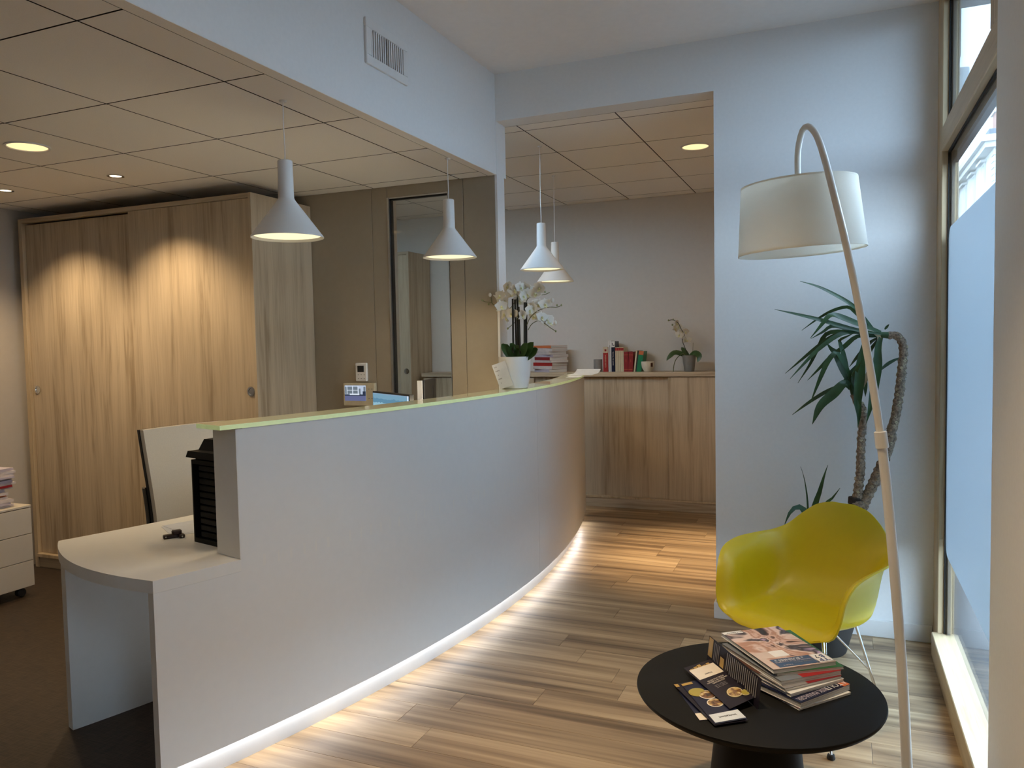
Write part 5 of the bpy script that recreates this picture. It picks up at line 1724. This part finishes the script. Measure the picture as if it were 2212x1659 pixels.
lgm = mat('logo_blue', (0.03, 0.055, 0.20), 0.3)
text('logo_letters', 'TP', 0.030, lgm, F @ Vector((0.077, -0.126, zt + 0.0008)), X_, Y_, lg, local=True, ext=0.0004)
text('logo_letters', 'B', 0.026, lgm, F @ Vector((0.086, -0.103, zt + 0.0008)), X_, Y_, lg, local=True, ext=0.0004)
text('logo_letters', '7', 0.026, M['dline'], F @ Vector((0.067, -0.104, zt + 0.0008)), X_, Y_, lg, local=True, ext=0.0004)

# leaflets
def quad_sheet(P, th=0.0006):
    """thin sheet through four corners"""
    a, b, c, d = [Vector(p) for p in P]
    nrm = (b - a).cross(d - a).normalized() * th
    g = G()
    v = [a, b, c, d, a + nrm, b + nrm, c + nrm, d + nrm]
    g.add(v, [(3, 2, 1, 0), (4, 5, 6, 7)] + [(k, (k + 1) % 4, 4 + (k + 1) % 4, 4 + k) for k in range(4)])
    return g
def on_quad(P, u, v, lift=0.0009):
    a, b, c, d = [Vector(p) for p in P]
    p = a.lerp(b, u).lerp(d.lerp(c, u), v)
    n_ = (b - a).cross(d - a).normalized()
    if n_.z < 0:
        n_ = -n_
    return p + n_ * lift
def quad_patch(P, u0, u1, v0, v1, m, name, parent, lift=0.0007, local=False):
    C = [on_quad(P, u0, v0, lift), on_quad(P, u1, v0, lift), on_quad(P, u1, v1, lift), on_quad(P, u0, v1, lift)]
    return quad_sheet(C, 0.0002).build(name, m, parent, local=local)
def disc(P, u, v, r, m, name, parent, lift):
    a, b, c, d = [Vector(p) for p in P]
    ex, ey = (b - a).normalized(), (d - a).normalized()
    n_ = (b - a).cross(d - a).normalized()
    n_ = -n_ if n_.z < 0 else n_
    c0 = on_quad(P, u, v, lift)
    ring = [c0 + (ex * cos(k * pi / 14) + ey * sin(k * pi / 14)) * r for k in range(28)]
    top = [p + n_ * 0.0003 for p in ring]
    G().add(ring + top, [list(range(28)), list(range(55, 27, -1))] + [(k, (k + 1) % 28, 28 + (k + 1) % 28, 28 + k) for k in range(28)]).build(name, m, parent)
M['leaflet'] = mat('dark_aubergine_print', (0.012, 0.009, 0.018), 0.45, spec=0.3)
M['wht'] = mat('warm_white_print', (0.72, 0.66, 0.58), 0.45)
M['food'] = print_mat('food_photograph', [(0.03, 0.015, 0.01), (0.16, 0.07, 0.03), (0.5, 0.35, 0.12), (0.7, 0.66, 0.6)], 45, 1.0)
M['mustard'] = mat('mustard_print', (0.36, 0.30, 0.06), 0.4)
M['lineprint'] = mat('fine_text_print', (0.25, 0.24, 0.25), 0.5)
# lowest leaflet: white corner showing
t = thing('leaflet', 'leaflet with white corner, lowest of the three at the front of the table', 'leaflet', (-0.33, 2.17, TZ), group='leaflets on the round table')
P0 = [(-0.43, 2.235, TZ + 0.0006), (-0.34, 2.29, TZ + 0.0006), (-0.255, 2.14, TZ + 0.0006), (-0.345, 2.082, TZ + 0.0006)]
P0 = [P0[3], P0[2], P0[1], P0[0]]
quad_sheet(P0, 0.0012).build('sheet', M['navy'], t)
quad_patch(P0, 0.0, 0.45, 0.0, 0.22, M['wht'], 'white_panel', t, 0.0016)
# second leaflet
t = thing('leaflet', 'navy folded leaflet with gold circles under the open aubergine one', 'leaflet', (-0.34, 2.19, TZ), group='leaflets on the round table')
P1 = [(-0.302, 2.058, TZ + 0.006), (-0.222, 2.118, TZ + 0.006), (-0.375, 2.335, TZ + 0.006), (-0.452, 2.268, TZ + 0.006)]
quad_sheet(P1, 0.0008).build('lower_panel', M['leaflet'], t)
P1b = [(-0.302, 2.062, TZ + 0.0078), (-0.226, 2.118, TZ + 0.0105), (-0.370, 2.330, TZ + 0.0125), (-0.432, 2.275, TZ + 0.0078)]
quad_sheet(P1b, 0.0006).build('upper_panel', M['navy'], t)
quad_patch(P1b, 0.04, 1.0, 0.02, 0.20, mat('pale_blue_print', (0.62, 0.68, 0.76), 0.35), 'white_strip', t, 0.0012)
text('print', 'invitation', 0.014, M['dline'], on_quad(P1b, 0.55, 0.11, 0.0018), Vector(P1b[0]) - Vector(P1b[1]), Vector(P1b[0]) - Vector(P1b[3]), t)
for k, (u, v, r) in enumerate(((0.30, 0.72, 0.026), (0.55, 0.62, 0.026), (0.55, 0.42, 0.024))):
    disc(P1b, u, v, r, M['mustard'] if k == 0 else M['wht'], 'ring', t, 0.0012)
    disc(P1b, u, v, r * 0.86, M['mustard'] if k == 0 else M['food'], 'photo', t, 0.0016)
quad_patch(P1b, 0.0, 0.42, 0.93, 0.985, M['gold'], 'gold_edge', t, 0.0012)
quad_patch(P1, 0.0, 0.12, 0.92, 0.99, M['gold'], 'gold_edge', t, 0.0011)
# open leaflet: one panel lying, one standing
t = thing('leaflet', 'open aubergine leaflet with one panel standing upright against the magazines', 'leaflet', (-0.31, 2.31, TZ), group='leaflets on the round table')
PF = [(-0.274, 2.150, TZ + 0.0145), (-0.213, 2.234, TZ + 0.022), (-0.372, 2.452, TZ + 0.022), (-0.440, 2.368, TZ + 0.0175)]
quad_sheet(PF, 0.0006).build('lying_panel', M['leaflet'], t)
quad_patch(PF, 0.06, 0.96, 0.66, 0.91, M['wht'], 'white_panel', t)
for k in range(5):
    quad_patch(PF, 0.12 + 0.15 * k, 0.24 + 0.15 * k, 0.905, 0.925 + 0.02 * ((k * 7) % 3), M['gold'], 'gold_torn_edge', t, 0.0008)
tx, ty = Vector(PF[0]) - Vector(PF[1]), Vector(PF[0]) - Vector(PF[3])
text('print', 'Menu', 0.012, M['lineprint'], on_quad(PF, 0.5, 0.73, 0.0014), tx, ty, t)
for k, (bd, s) in enumerate((('POUR VOS FETES', 0.0085), ('OFFREZ UN CADEAU', 0.0085), ('GOURMAND', 0.0085))):
    text('print', bd, s, M['wht'], on_quad(PF, 0.52, 0.585 - 0.035 * k, 0.0012), tx, ty, t)
for k in range(3):
    text('print', 'a partager en famille', 0.0055, M['lineprint'], on_quad(PF, 0.48, 0.46 - 0.025 * k, 0.0012), tx, ty, t)
for u, v, r in ((0.60, 0.22, 0.027), (0.86, 0.14, 0.016)):
    disc(PF, u, v, r, M['mustard'], 'ring', t, 0.0010)
    disc(PF, u, v, r * 0.93, M['wht'], 'ring', t, 0.0014)
    disc(PF, u, v, r * 0.86, M['food'] if r > 0.02 else M['mustard'], 'photo', t, 0.0018)
ST = [(-0.205, 2.200, TZ + 0.0022), (-0.388, 2.474, TZ + 0.0022), (-0.379, 2.484, TZ + 0.086), (-0.196, 2.210, TZ + 0.086)]
quad_sheet(ST, 0.0006).build('standing_panel', M['leaflet'], t)
def face_patch(u0, u1, v0, v1, m, name):
    a, b, c, d = [Vector(p) for p in ST]
    off = (b - a).cross(d - a).normalized()
    if off.y > 0:
        off = -off
    def q(u, v):
        return a.lerp(b, u).lerp(d.lerp(c, u), v) + off * 0.0009
    C = [q(u0, v0), q(u1, v0), q(u1, v1), q(u0, v1)]
    quad_sheet(C, 0.0002).build(name, m, t)
face_patch(0.90, 0.985, 0.30, 0.98, M['gold'], 'gold_block')
face_patch(0.66, 0.735, 0.28, 0.62, M['gold'], 'gold_block')
g_lines = G()
rl = random.Random(4)
for k in range(17):
    u = 0.06 + k * 0.034
    face_patch(u, u + 0.012, 0.24 + rl.random() * 0.12, 0.93, M['lineprint'], 'text_line')
for k in range(4):
    u = 0.77 + k * 0.03
    face_patch(u, u + 0.009, 0.28, 0.93, M['lineprint'], 'text_line')
